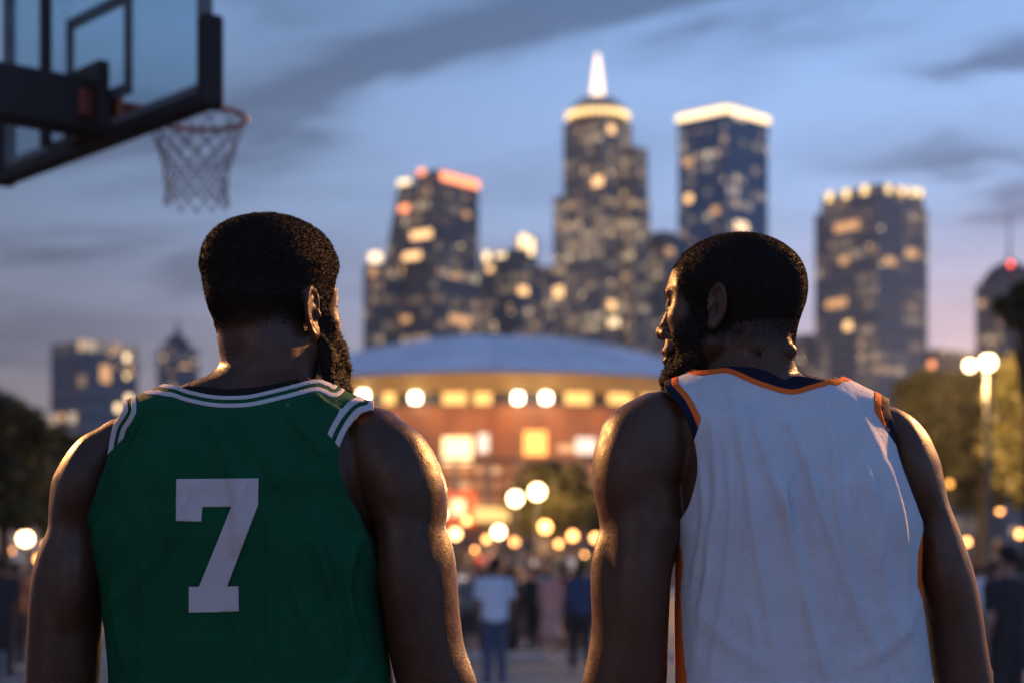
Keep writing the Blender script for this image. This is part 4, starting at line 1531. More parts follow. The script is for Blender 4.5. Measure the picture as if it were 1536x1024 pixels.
def pane_at(px, py, f, side, D, w, h, mat, parent, name='lit_window'):
    """put a pane where a ray to (px, py) meets that wall of the tower"""
    n, R, _, L = f
    p, q = (L, n) if side == 'l' else (n, R)
    k = (px - 768) / FPX
    dx, dy = q[0] - p[0], q[1] - p[1]
    den = dx - k * dy
    u = (k * p[1] - p[0]) / den
    y = p[1] + u * dy
    z = CAMZ + (HOR - py) / FPX * y
    mb = MB()
    wall_box(mb, p, q, min(max(u, .02), .98), z, w * y / FPX, h * y / FPX)
    return mb.build(name, mat, parent)


def tower(name, label, D, tiers, mat, panes=(), rnd=0, seed=1, extra=None, base=None, mats=None):
    f0 = foot(*tiers[0][:3], D, tiers[0][5] if len(tiers[0]) > 5 else 1.0)
    root = empty(name, (f0[0][0], f0[0][1] , 0))
    tag(root, label, 'building', 'downtown towers')
    org = Vector((f0[0][0], f0[0][1], 0))
    feet = []
    made = []
    for i, tr in enumerate(tiers):
        c, l, r, yb, yt = tr[:5]
        t = tr[5] if len(tr) > 5 else 1.0
        dd = tr[6] if len(tr) > 6 else 0.0
        f = foot(c, l, r, D + dd, t)
        top = foot(*tr[7], D + dd, t) if len(tr) > 7 else None
        mb = MB().prism(f, 0.0 if yb is None else zof(yb, D), zof(yt, D), top)
        o = mb.build('tower_block', mat)
        made.append(o)
        feet.append((f, D + dd, tr))
    rg = random.Random(seed)
    cand = []
    for (f, dd, tr) in feet:
        cand.append((f, dd, tr))
    for (px, py, ti, side, w, h, mt) in panes:
        made.append(pane_at(px, py, feet[ti][0], side, D, w, h, mt, None))
    for _ in range(rnd):
        f, dd, tr = rg.choice(cand)
        c, l, r, yb, yt = tr[:5]
        yb = 560 if yb is None else yb
        if yb - yt < 25:
            continue
        px = rg.uniform(l + 5, r - 5)
        if abs(px - c) < 4:
            continue
        py = round(rg.uniform(yt + 10, yb) / 9.0) * 9.0
        made.append(pane_at(px, py, f, 'l' if px < c else 'r', D, rg.uniform(3.0, 6.5), rg.uniform(2.4, 3.8), rg.choice([M_warmwin, M_dimwin, M_dimwin, M_dimwin, M_palewin]), None))
    if extra:
        made += extra(feet, D)
    for o in made:
        o.parent = root
        o.location = o.location - org
    return root


def ring_light(f, z, h, mat, name, out=0.3, sides=('l', 'r')):
    """light strips along the top of the two near walls"""
    res = []
    n, R, B, L = f
    for s in sides:
        p, q = (L, n) if s == 'l' else (n, R)
        mb = MB()
        d = math.hypot(q[0] - p[0], q[1] - p[1])
        wall_box(mb, p, q, 0.5, z, d * 0.98, h, 0.5)
        res.append(mb.build(name, mat))
    return res


def towers():
    f1 = facade_mat('brown office wall', (.14, .12, .105), (.085, .078, .075), 2.6, 3.6, .5, .75, 3.0)
    f2 = facade_mat('grey office wall', (.16, .14, .12), (.09, .082, .078), 2.6, 3.4, .5, .7, 7.0)
    f3 = facade_mat('stone tower wall', (.32, .25, .185), (.12, .10, .09), 2.2, 3.4, .66, 1.0, 12.0, cols=((1, .58, .26), (1, .76, .48)))
    f5 = facade_mat('blue glass wall', (.075, .14, .20), (.04, .11, .19), 3.2, 3.8, .42, .95, 19.0, cols=((1, .62, .32), (1, .82, .6)))
    f6 = facade_mat('concrete tower wall', (.26, .235, .22), (.13, .12, .115), 2.4, 3.2, .5, .5, 23.0, cols=((1, .56, .25), (1, .74, .45)))
    fl = facade_mat('hazy block wall', (.16, .155, .16), (.08, .085, .1), 3.0, 3.4, .34, 1.0, 29.0)

    def x1(feet, D):
        r = []
        f = feet[1][0]
        r += ring_light(feet[2][0], zof(262, D), 2.2, M_redcrown, 'crown_light', sides=('r',))
        r += [pane_at(606, 276, feet[1][0], 'l', D, 24, 13, M_crown, None, 'crown_light'), pane_at(632, 258, feet[2][0], 'l', D, 14, 9, M_redcrown, None, 'crown_light')]
        mb = MB().box((px2w(563, 386, D + 4)), (3.2, 2, 2.2))
        r.append(mb.build('roof_lamp', M_crown))
        return r
    tower('stepped_office_tower', 'dark tapering tower with orange lights along its roof, left of the spired tower', 500,
          [(575, 545, 722, None, 394, .8), (655, 575, 720, None, 395, .8, -1.5), (660, 622, 718, 395, 253, .8, 1.0), (640, 575, 700, 395, 272, .8, -1.5, (648, 598, 705))],
          f1, [(595, 405, 1, 'l', 24, 12, M_warmwin), (632, 352, 3, 'l', 40, 12, M_warmwin), (618, 384, 3, 'l', 34, 11, M_warmwin), (606, 313, 3, 'l', 18, 10, M_redcrown),
               (600, 480, 1, 'l', 40, 10, M_dimwin), (690, 480, 1, 'r', 50, 12, M_dimwin), (700, 322, 2, 'r', 12, 10, M_dimwin), (560, 408, 0, 'l', 12, 14, M_dimwin), (640, 305, 2, 'l', 14, 8, M_dimwin)], 34, 5, x1)

    def x2(feet, D):
        r = [pane_at(730, 385, feet[0][0], 'l', D, 13, 14, M_crown, None, 'crown_light'), pane_at(751, 383, feet[0][0], 'l', D, 22, 8, M_palewin, None, 'crown_light'),
             pane_at(785, 362, feet[1][0], 'l', D, 16, 20, M_crown, None, 'crown_light'), pane_at(797, 370, feet[1][0], 'r', D, 12, 26, M_crown, None, 'crown_light')]
        return r
    tower('low_office_tower', 'lower grey tower with bright roof lamps between the tapering and the spired tower', 540,
          [(778, 720, 830, None, 392, 1.0), (790, 772, 806, 392, 350, 1.0, 2.0), (775, 720, 806, 392, 372, 1.0, .5)], f2,
          [(735, 403, 0, 'l', 12, 10, M_warmwin), (785, 436, 0, 'r', 20, 12, M_warmwin)], 26, 9, x2)

    def x3(feet, D):
        n = feet[1][0]
        cx = (n[0][0] + n[2][0]) / 2
        cy = (n[0][1] + n[2][1]) / 2
        s = D / FPX
        z0 = zof(175, D)
        res = []
        mb = MB().lathe((cx, cy, 0), [(45 * s, z0), (47 * s, z0 + 12 * s), (46 * s, z0 + 15 * s), (34 * s, z0 + 27 * s), (33 * s, z0 + 29 * s), (21 * s, z0 + 36 * s), (10 * s, z0 + 37 * s)], 28)
        res.append(mb.build('crown', basic('crown stone', (.42, .33, .2), .7)))
        for k in range(14):
            a = PI + PI * (k + .5) / 14
            mb = MB()
            mb.box((cx + 47.5 * s * math.cos(a), cy + 47.5 * s * math.sin(a), z0 + 7 * s), (.5, 7.5 * s, 9 * s), rz=a)
            res.append(mb.build('crown_light', M_goldcrown))
        mb = MB().lathe((cx, cy, 0), [(34.5 * s, z0 + 22 * s), (34.8 * s, z0 + 26 * s), (34 * s, z0 + 26.5 * s)], 28)
        res.append(mb.build('cornice_light', M_goldcrown, smooth=True))
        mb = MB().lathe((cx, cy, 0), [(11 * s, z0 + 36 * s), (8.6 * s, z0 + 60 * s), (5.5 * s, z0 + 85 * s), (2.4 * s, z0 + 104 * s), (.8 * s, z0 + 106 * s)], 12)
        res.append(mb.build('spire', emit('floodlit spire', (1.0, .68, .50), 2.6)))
        mb = MB().tube([(cx, cy, z0 + 105 * s), (cx, cy, z0 + 124 * s)], [.7 * s, .3 * s])
        res.append(mb.build('mast', M_steel))
        return res
    tower('spired_tower', 'tallest stone tower with a golden crown and a floodlit spire', 600,
          [(900, 830, 975, None, 284, .9, -1.0), (905, 845, 948, None, 176, .9, -3.0), (950, 890, 972, None, 216, .9, 2.0), (915, 832, 984, None, 450, .9, -1.5)], f3,
          [(858, 295, 0, 'l', 18, 13, M_palewin), (897, 272, 1, 'l', 20, 14, M_warmwin), (917, 194, 1, 'r', 16, 13, M_warmwin), (932, 296, 0, 'r', 44, 12, M_palewin), (890, 404, 0, 'l', 28, 16, M_warmwin),
           (838, 438, 0, 'l', 18, 16, M_warmwin), (918, 458, 3, 'r', 16, 14, M_warmwin), (905, 485, 3, 'l', 60, 13, M_palewin), (945, 310, 0, 'r', 34, 10, M_palewin), (952, 492, 3, 'r', 44, 10, M_palewin)], 60, 13, x3)
    tower('dark_office_block', 'small dark block seen between the spired tower and the blue glass tower', 640,
          [(995, 962, 1024, None, 346, 1.0)], f2, [(1005, 376, 0, 'r', 16, 8, M_dimwin)], 8, 17)

    def x5(feet, D):
        f = feet[1][0]
        r = []
        for s in ('l', 'r'):
            r += ring_light(f, zof(164, D), 2.2, M_crown, 'crown_light', sides=(s,))
        return r
    tower('glass_tower', 'blue glass tower crowned by a white band of light', 560,
          [(1090, 1017, 1152, None, 176, .85), (1090, 1015, 1154, 176, 156, .85, -.5)], f5,
          [(1032, 243, 0, 'l', 16, 10, M_dimwin), (1033, 298, 0, 'l', 14, 12, M_warmwin), (1073, 316, 0, 'l', 14, 11, M_dimwin), (1112, 340, 0, 'r', 30, 14, M_palewin)], 16, 21, x5)

    def x6(feet, D):
        r = []
        f = feet[1][0]
        for px in (1244, 1269, 1297):
            r.append(pane_at(px, 296 - (px - 1244) * .2, f, 'l', D, 12, 13, M_goldcrown, None, 'crown_light'))
        for px in (1333, 1352, 1368, 1380):
            r.append(pane_at(px, 284 + (px - 1333) * .12, f, 'r', D, 11, 12, M_goldcrown, None, 'crown_light'))
        return r
    tower('slab_tower', 'grey slab tower with a row of round lights under its roof', 450,
          [(1315, 1222, 1392, None, 302, 1.1), (1315, 1232, 1386, 302, 276, 1.1, 2.0), (1318, 1262, 1352, 276, 267, 1.1, 6.0)], f6,
          [(1270, 340, 0, 'l', 50, 13, M_dimwin), (1335, 392, 0, 'r', 24, 11, M_dimwin), (1272, 489, 0, 'l', 15, 13, M_warmwin), (1266, 391, 0, 'l', 16, 11, M_dimwin), (1368, 380, 0, 'r', 24, 12, M_dimwin), (1255, 455, 0, 'l', 40, 12, M_dimwin)], 16, 25, x6)

    def x7(feet, D):
        f = feet[0][0]
        cx, cy = (f[0][0] + f[2][0]) / 2, (f[0][1] + f[2][1]) / 2
        s = D / FPX
        r = []
        z = zof(420, D)
        mb = MB().lathe((cx, cy, 0), [(46 * s, z - 6 * s), (42 * s, z + 8 * s), (30 * s, z + 24 * s), (14 * s, z + 34 * s), (.5, z + 38 * s)], 20)
        r.append(mb.build('domed_roof', M_roofdark, smooth=True))
        mb = MB().tube([(cx, cy, z + 36 * s), (cx, cy, z + 112 * s)], [2.4 * s, .7 * s])
        r.append(mb.build('mast', M_steel))
        b = px2w(1516, 396, cy - 46 * s)
        mb = MB().ball(b, 3.6 * s, 8)
        r.append(mb.build('beacon', M_beacon))
        return r
    tower('domed_tower', 'domed tower with a mast and a red beacon at the right edge', 520, [(1505, 1463, 1565, None, 422, 1.0)], fl, [], 10, 31, x7)
    tower('hazy_block', 'wide hazy block with four bright round lamps, far left', 350, [(128, 76, 207, None, 510, 1.0), (140, 80, 150, 510, 506, 1.0, 3)], fl,
          [(190, 536, 0, 'r', 9, 10, M_crown), (190, 563, 0, 'r', 7, 8, M_goldcrown), (193, 597, 0, 'r', 11, 11, M_crown), (177, 611, 0, 'r', 11, 11, M_crown), (158, 560, 0, 'r', 18, 26, M_dimwin), (92, 625, 0, 'l', 12, 10, M_dimwin)], 14, 37)

    def x9(feet, D):
        f = feet[0][0]
        cx, cy = (f[0][0] + f[2][0]) / 2, (f[0][1] + f[2][1]) / 2
        s = D / FPX
        z = zof(520, D)
        return [MB().lathe((cx, cy, 0), [(29 * s, z), (20 * s, z + 14 * s), (8 * s, z + 20 * s), (2 * s, z + 34 * s), (.3, z + 46 * s)], 4, a0=PI / 4, a1=PI / 4 + 2 * PI).build('pointed_roof', M_roofdark)]
    tower('pointed_block', 'small pointed block in the haze left of the green jersey head', 620, [(262, 235, 298, None, 520, 1.0)], fl, [], 8, 41, x9)
    tower('brown_block', 'dim block behind the head of the man in white, left of the slab tower', 480, [(1210, 1150, 1240, None, 500, 1.0)], f6, [], 10, 43)
    tower('tree_side_block', 'low brown block half hidden by the trees beside the slab tower', 260, [(1408, 1385, 1470, None, 522, 1.0)], f1, [(1398, 546, 0, 'l', 10, 9, M_redcrown)], 4, 47)


towers()

# --------------------------------------------------------------------- arena
M_brick = None


def arena():
    m, nt, bs, out = new_mat('arena brick')
    tc = N(nt, 'ShaderNodeTexCoord')
    br = N(nt, 'ShaderNodeTexBrick')
    br.inputs['Scale'].default_value = 1.6
    br.inputs['Color1'].default_value = (0.36, 0.15, 0.06, 1)
    br.inputs['Color2'].default_value = (0.27, 0.105, 0.045, 1)
    br.inputs['Mortar'].default_value = (0.22, 0.17, 0.14, 1)
    nt.links.new(tc.outputs['Object'], br.inputs['Vector'])
    nt.links.new(br.outputs['Color'], bs.inputs['Base Color'])
    bs.inputs['Roughness'].default_value = 0.8
    brick = m
    roofm = basic('arena roof metal', (0.74, 0.70, 0.72), 0.55, 0.0, var=.12, scale=.15)
    gold = basic('painted fascia', (0.55, 0.38, 0.12), 0.6, var=.1, scale=.3)
    dark = basic('dark soffit', (0.05, 0.05, 0.055), 0.6)
    stone = basic('pale pier stone', (0.32, 0.25, 0.18), 0.8, var=.2, scale=.6)
    CX, CY, R = (750 - 768) / FPX * 231, 231.0, 31.0
    root = empty('arena', (CX, CY, 0))
    tag(root, 'low round arena with a pale domed roof and orange brick wall behind the crowd', 'arena')
    S = 200 / FPX

    def z(py):
        return zof(py, 200)

    def ring(name, r0, ya, yb, mat, r1=None):
        r1 = r0 if r1 is None else r1
        o = MB().lathe((0, 0, 0), [(r0, z(ya)), (r1, z(yb))], 96).build(name, mat, root, True)
        return o
    ring('wall', R - .6, 895, 606, brick)
    ring('gallery', R - .9, 606.2, 584, dark)
    MB().lathe((0, 0, 0), [(R - .95, z(585)), (R + .6, z(584)), (R + .7, z(570)), (R + 1.2, z(566)), (R + 1.3, z(559)), (R - .5, z(557))], 96).build('fascia', gold, root, False)
    ro = MB().lathe((0, 0, 0), [((R + 1.0) * (1 - i / 12) + .01, z(557.5) + 7.3 * (1 - (1 - i / 12) ** 2)) for i in range(13)], 96).build('roof', roofm, root, True)
    for k in range(24):
        a = 2 * PI * k / 24
        pts = [((R + 1.0) * (1 - i / 12) * math.cos(a), (R + 1.0) * (1 - i / 12) * math.sin(a), z(557.5) + 7.3 * (1 - (1 - i / 12) ** 2) + .1) for i in range(12)]
        MB().tube(pts, .16, 5).build('roof_rib', roofm, root)

    def wallpt(px, py, out=0.0):
        """point of the drum wall seen at that pixel"""
        k = (px - 768) / FPX
        r = R - .6 + out
        # |(k*y - CX, y - CY)| = r, near root
        A = k * k + 1
        Bq = -2 * (k * CX + CY)
        Cq = CX * CX + CY * CY - r * r
        y = (-Bq - math.sqrt(max(0, Bq * Bq - 4 * A * Cq))) / (2 * A)
        p = Vector((k * y, y, CAMZ + (HOR - py) / FPX * y))
        ang = math.atan2(y - CY, k * y - CX)
        return p - Vector((CX, CY, 0)), ang

    def plate(name, px, py, w, h, mat, out=.1, th=.25):
        p, a = wallpt(px, py, out)
        return MB().box(p, (th, w * S, h * S), rz=a).build(name, mat, root)
    flood = emit('floodlight', (1.0, .80, .55), 14.0)
    yel = emit('yellow gallery window', (1.0, .60, .18), 1.5)
    wht = emit('white entrance window', (1.0, .84, .70), 1.1)
    pale = emit('pale arena window', (1.0, .64, .30), .6)
    dimp = emit('dim arena window', (1.0, .52, .22), .28)
    org = emit('orange wall lantern', (1.0, .42, .10), 2.2)
    scr = emit('bright lit screen', (1.0, .66, .32), 2.6)
    redp = emit('red lit panel', (1.0, .16, .04), 1.1)
    for px, py in ((430, 595), (545, 593), (623, 596), (777, 596), (819, 596), (1010, 596), (1090, 596)):
        p, a = wallpt(px, py, 1.2)
        fl = MB().rbox(p + Vector((0, 0, 0)), (.7, 1.0, 1.0), .2, Matrix.Rotation(a, 3, 'Z')).build('floodlight', flood, root)
        MB().tube([p + Vector((0, 0, .3)), p + Vector((-math.cos(a) * 1.2, -math.sin(a) * 1.2, .5))], .1).build('bracket', dark, fl)
    for px, w in ((460, 26), (505, 30), (584, 18), (682, 36), (724, 26), (867, 40), (930, 40), (975, 30), (1035, 30)):
        plate('gallery_window', px, 597, w, 17, yel, .0)
    plate('lit_screen', 686, 675, 44, 40, scr, .3)
    plate('entrance_window', 725, 664, 16, 28, wht, .1)
    plate('entrance_window', 879, 668, 32, 24, wht, .1)
    plate('entrance_window', 850, 672, 26, 10, pale, .1)
    plate('wall_lantern', 803, 664, 34, 36, org, .3)
    plate('red_panel', 690, 762, 44, 52, redp, .5)
    plate('wall_lamp', 687, 760, 20, 22, scr, .9)
    plate('awning', 738, 771, 52, 20, yel, 1.6, 1.6)
    plate('lower_gallery', 800, 690, 470, 5, dark, .3)
    for i, px in enumerate(range(600, 960, 24)):
        for j, py in enumerate((705, 728, 752)):
            if abs(px - 690) < 26 and py > 735:
                continue
            plate('window', px + (i * 7 + j * 5) % 5 - 2, py, 8 + (i * 5 + j * 3) % 8, 9 + (i + j * 2) % 5, (pale, dimp, dimp, scr if (i * j) % 7 == 5 else pale, dimp)[(i * 3 + j * 2 + i * j) % 5], .12)
    for px in range(588, 970, 48):
        plate('pier', px, 785, 6, 190, stone, .4, .7)
    for i, px in enumerate(range(612, 960, 30)):
        plate('door', px, 842, 22, 62, (dark, dimp, dark)[i % 3], .1)
    # the floodlights wash the brick below them
    for px in (500, 570, 640, 705, 770, 840, 910, 980):
        p, a = wallpt(px, 625, 2.6)
        point('arena_light', p, 330, (1.0, .46, .13), .5, root)
    for px in (690, 803, 870):
        p, a = wallpt(px, 690, 4.0)
        point('arena_light', p, 500, (1.0, .52, .2), .5, root)


arena()

# --------------------------------------------------------------------- trees
M_bark = basic('bark', (.05, .038, .028), .9, var=.4, scale=5, bump=.8, bscale=14)


def leaf_mat(name, a, b):
    m, nt, bs, out = new_mat(name)
    g = N(nt, 'ShaderNodeTexCoord')
    n = N(nt, 'ShaderNodeTexNoise', i_Scale=1.3, i_Detail=4.0)
    nt.links.new(g.outputs['Object'], n.inputs['Vector'])
    r = ramp(nt, [(.35, a), (.65, b)])
    nt.links.new(n.outputs['Fac'], r.inputs[0])
    nt.links.new(r.outputs[0], bs.inputs['Base Color'])
    bs.inputs['Roughness'].default_value = .55
    tr = N(nt, 'ShaderNodeBsdfTranslucent')
    nt.links.new(r.outputs[0], tr.inputs['Color'])
    mx = N(nt, 'ShaderNodeMixShader')
    mx.inputs[0].default_value = .4
    nt.links.new(bs.outputs[0], mx.inputs[1])
    nt.links.new(tr.outputs[0], mx.inputs[2])
    nt.links.new(mx.outputs[0], out.inputs[0])
    return m


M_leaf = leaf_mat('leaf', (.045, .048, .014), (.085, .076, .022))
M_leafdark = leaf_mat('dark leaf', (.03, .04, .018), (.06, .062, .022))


def tree(px, D, ycen, rx, ry, label, seed, leaves=9000, mat=None, leaf=.22):
    rg = np.random.default_rng(seed)
    x = (px - 768) / FPX * D
    zc = zof(ycen, D)
    RX, RZ = rx / FPX * D, ry / FPX * D
    root = empty('tree', (x, D, 0))
    tag(root, label, 'tree', 'trees round the plaza')
    mb = MB()
    h = zc
    lean = rg.normal(0, .12, 2)
    mb.tube([(0, 0, -.1), (lean[0] * .4, lean[1] * .4, h * .35), (lean[0], lean[1], h * .75), (lean[0] * 1.5, lean[1] * 1.5, h + RZ * .5)], [.26, .2, .14, .04], 8)
    cl = []
    for k in range(40):
        d = rg.normal(size=3)
        d /= np.linalg.norm(d)
        r = rg.uniform(.45, 1.0) ** .6
        c = np.array([d[0] * RX * r * .86, d[1] * RX * r * .8, h + d[2] * RZ * r * .86])
        cl.append((c, rg.uniform(.20, .36) * min(RX, RZ)))
    trunk = mb.build('trunk', M_bark, root)
    lb = MB()
    for c, s in cl[:16]:
        z0 = h * rg.uniform(.55, .8)
        lb.tube([(lean[0] * .8, lean[1] * .8, z0), (c[0] * .5, c[1] * .5, (z0 + c[2]) / 2 + .15), tuple(c)], [.08, .05, .015], 6)
    lb.build('limbs', M_bark, trunk)
    P = []
    for c, s in cl:
        n = leaves // len(cl)
        v = rg.normal(size=(n, 3))
        v /= np.linalg.norm(v, axis=1)[:, None]
        P.append(c + v * (s * rg.uniform(.3, 1.15, (n, 1))) * np.array([1.25, 1.25, .85]))
    P = np.concatenate(P)
    n = len(P)
    a = rg.normal(size=(n, 3))
    a /= np.linalg.norm(a, axis=1)[:, None]
    b = np.cross(a, rg.normal(size=(n, 3)))
    b /= np.linalg.norm(b, axis=1)[:, None]
    s = leaf * rg.uniform(.6, 1.2, (n, 1))
    V = np.stack([P - a * s, P + b * s * .45, P + a * s, P - b * s * .45], 1).reshape(-1, 3)
    F = np.arange(n * 4).reshape(-1, 4)
    np_mesh('crown', V, F, mat or M_leaf, root)
    return root


tree(1395, 62, 655, 66, 130, 'broad tree standing just left of the tall twin-globe street lamp', 1)
tree(1470, 66, 645, 78, 132, 'tall tree directly behind the tall twin-globe street lamp', 2)
tree(1545, 52, 640, 66, 150, 'tree cut by the right edge of the picture, right of the street lamp', 3)
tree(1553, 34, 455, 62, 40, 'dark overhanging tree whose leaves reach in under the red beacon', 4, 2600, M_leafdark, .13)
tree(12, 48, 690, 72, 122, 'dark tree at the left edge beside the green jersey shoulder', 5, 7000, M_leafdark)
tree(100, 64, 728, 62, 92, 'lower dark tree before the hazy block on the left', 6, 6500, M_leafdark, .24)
tree(832, 92, 748, 74, 64, 'small lamp-lit tree in front of the arena entrance', 7, 3600, None, .26)
tree(928, 100, 768, 56, 52, 'small tree behind the bare arm of the man in white', 8, 2600, None, .26)
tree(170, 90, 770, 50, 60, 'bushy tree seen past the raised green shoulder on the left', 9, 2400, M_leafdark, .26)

# --------------------------------------------------------------- street lamps
M_globe = emit('lit lamp globe', (1.0, .72, .38), 14.0)
M_globe2 = emit('lit lantern globe', (1.0, .68, .34), 16.0)
M_orbs = emit('orange lit globe', (1.0, .42, .12), 9.0)
M_post = basic('grey lamp post', (.07, .068, .062), .5, .4, scale=2)
M_postdark = basic('dark lamp post', (.04, .042, .045), .5, .4, scale=2)


def twin_lamp(x, y, h, label, heads, watts, matp):
    root = empty('street_lamp', (x, y, 0))
    tag(root, label, 'street lamp', 'street lamps')
    MB().lathe((0, 0, 0), [(.16, 0), (.16, .35), (.10, .45), (.08, h * .6), (.055, h), (.01, h)], 14).build('post', matp, root, True)
    for (dx, dz, r) in heads:
        if abs(dx) > .01:
            MB().tube([(0, 0, h - .25), (dx * .5, 0, h + dz * .6 - .1), (dx, 0, h + dz - r * .7)], .03).build('arm', matp, root)
        hd = MB().ball((dx, 0, h + dz), r, 10).build('lamp_globe', M_globe, root, True)
        MB().lathe((dx, 0, h + dz + r * .8), [(r * .75, 0), (r * .5, r * .35), (.01, r * .5)], 14).build('cap', matp, hd, True)
        if watts:
            point('lamp_light', (dx, 1.8, h + dz + .4), watts, rad=r, parent=root)
    return root


D = 45.0
xl = (1482 - 768) / FPX * D
twin_lamp(xl, D, zof(556, D), 'tall pale street lamp with two glowing globes in front of the trees',
          [((1455 - 1482) / FPX * D, zof(548, D) - zof(556, D), .13), ((1481 - 1482) / FPX * D + .02, zof(543, D) - zof(556, D), .18)], 7500, M_post)
# two unseen hooded lamps, added either side of the court to rim the players


def rim_lamp(x, y, h, aim, watts, label):
    root = empty('rim_lamp', (x, y, 0))
    tag(root, label, 'court lamp', 'unseen lamps added to rim the players')
    MB().lathe((0, 0, 0), [(.16, 0), (.16, .35), (.10, .45), (.08, h * .6), (.055, h), (.01, h)], 14).build('post', M_postdark, root, True)
    d = (Vector(aim) - Vector((x, y, h))).normalized()
    q = d.to_track_quat('Z', 'Y').to_matrix()
    hood = MB()
    V0 = [(.06, -.28), (.14, -.24), (.2, 0), (.21, .16), (.195, .16), (.18, .02), (.01, .0)]
    n = 20
    pts = [Vector((0, 0, h)) + q @ Vector((r * math.cos(2 * PI * k / n), r * math.sin(2 * PI * k / n), z + .1)) for (r, z) in V0 for k in range(n)]
    F = [(i * n + k, i * n + (k + 1) % n, (i + 1) * n + (k + 1) % n, (i + 1) * n + k) for i in range(len(V0) - 1) for k in range(n)]
    hood.add(pts, F).build('hood', M_postdark, root, True)
    l = bpy.data.lights.new('lamp_light', 'SPOT')
    l.energy = watts
    l.color = (1.0, .43, .13)
    l.shadow_soft_size = .16
    l.spot_size = math.radians(40)
    l.spot_blend = .5
    o = link(bpy.data.objects.new('lamp_light', l), root)
    o.location = Vector((0, 0, h)) + d * .3
    o.rotation_euler = d.to_track_quat('-Z', 'Y').to_euler()


rim_lamp(-4.9, 7.9, 4.6, (0.0, 2.77, 1.55), RIM_WL, 'unseen hooded lamp added on the left to rim the players')
rim_lamp(5.3, 7.7, 5.2, (0.0, 2.77, 1.55), RIM_WR, 'unseen hooded lamp added on the right to rim the players')


def lantern(px, py, D, r, label, mat, watts=0):
    x = (px - 768) / FPX * D
    h = zof(py, D)
    root = empty('plaza_lantern', (x, D, 0))
    tag(root, label, 'lamp post', 'globe lanterns over the crowd')
    MB().lathe((0, 0, 0), [(.10, 0), (.10, .3), (.05, .4), (.04, h - r), (.01, h - r)], 10).build('post', M_postdark, root, True)
    MB().ball((0, 0, h), r, 9).build('globe', mat, root, True)
    if watts:
        point('lamp_light', (0, r * 3, h - r), watts, rad=r, parent=root)


lantern(38, 807, 55, .2, 'white globe lantern under the dark trees at the left edge', M_globe2, 600)
lantern(773, 747, 84, .30, 'white globe lantern left of the lamp-lit tree', M_globe2, 2200)
lantern(806, 737, 86, .33, 'white globe lantern touching the top of the lamp-lit tree', M_globe2, 2200)
lantern(836, 731, 96, .24, 'yellow globe lantern above the lamp-lit tree', emit('yellow globe', (1.0, .62, .14), 9.0))
lantern(748, 797, 66, .2, 'low white globe lantern over the heads of the crowd', M_globe2, 600)
lantern(683, 800, 70, .2, 'yellow-white globe lantern beside the arm of the man in green', emit('warm globe', (1.0, .58, .22), 8.0))
lantern(859, 803, 74, .18, 'orange globe lantern right of the low white lantern', M_orbs)
lantern(893, 806, 78, .17, 'orange globe lantern beside the arm of the man in white', M_orbs)
lantern(1424, 725, 58, .10, 'small amber lantern low among the trees on the right', emit('amber globe', (1.0, .45, .08), 3.0))
lantern(12, 826, 60, .16, 'amber globe lantern at the left edge below the white one', M_orbs)

for (px, py, D, r, what, mt) in ((14, 872, 52, .13, 'small orange globe lantern low at the left edge, nearest the ground', M_orbs), (58, 838, 64, .12, 'small amber globe lantern beside the bare left arm of the man in green', M_orbs),
                                 (662, 770, 90, .2, 'pale globe lantern against the arm of the man in green', M_globe2), (712, 826, 88, .15, 'small orange lantern among the heads left of the red top', M_orbs),
                                 (818, 790, 88, .26, 'amber globe lantern under the lamp-lit tree', M_orbs), (772, 812, 90, .17, 'small warm lantern among the heads below the awning', M_orbs),
                                 (1450, 812, 70, .13, 'small orange lantern at the foot of the tall street lamp', M_orbs), (1530, 800, 74, .14, 'small orange lantern at the right edge under the trees', M_orbs),
                                 (1500, 765, 85, .13, 'dim amber lantern deep among the trees on the right', M_orbs), (62, 752, 80, .13, 'dim amber lantern deep among the dark trees on the left', M_orbs)):
    lantern(px, py, D, r, what, mt)
for (px, py, D, r, what, mt) in ((648, 828, 84, .10, 'tiny amber light low beside the arm of the man in green', M_orbs), (700, 780, 120, .22, 'amber lantern between the red panel and the awning', M_orbs),
                                 (730, 808, 110, .18, 'amber lantern just left of the low white lantern', M_orbs), (760, 835, 84, .10, 'tiny amber light over the head of the pale T-shirt', M_orbs),
                                 (790, 772, 130, .2, 'amber lantern under the twin white lanterns', M_orbs), (838, 815, 84, .13, 'small orange lantern below the trunk of the lamp-lit tree', M_orbs),
                                 (876, 832, 84, .11, 'tiny orange light over the crowd right of centre', M_orbs), (880, 770, 110, .15, 'amber lantern in the leaves near the arm of the man in white', M_orbs),
                                 (30, 785, 90, .14, 'amber lantern just above the white one at the left edge', M_orbs), (70, 815, 84, .12, 'amber lantern touching the bare left arm of the man in green', M_orbs),
                                 (1466, 850, 84, .10, 'tiny amber light over the crowd on the right', M_orbs), (1518, 838, 84, .12, 'small amber light over the crowd at the right edge', M_orbs)):
    lantern(px, py, D, r, what, mt)

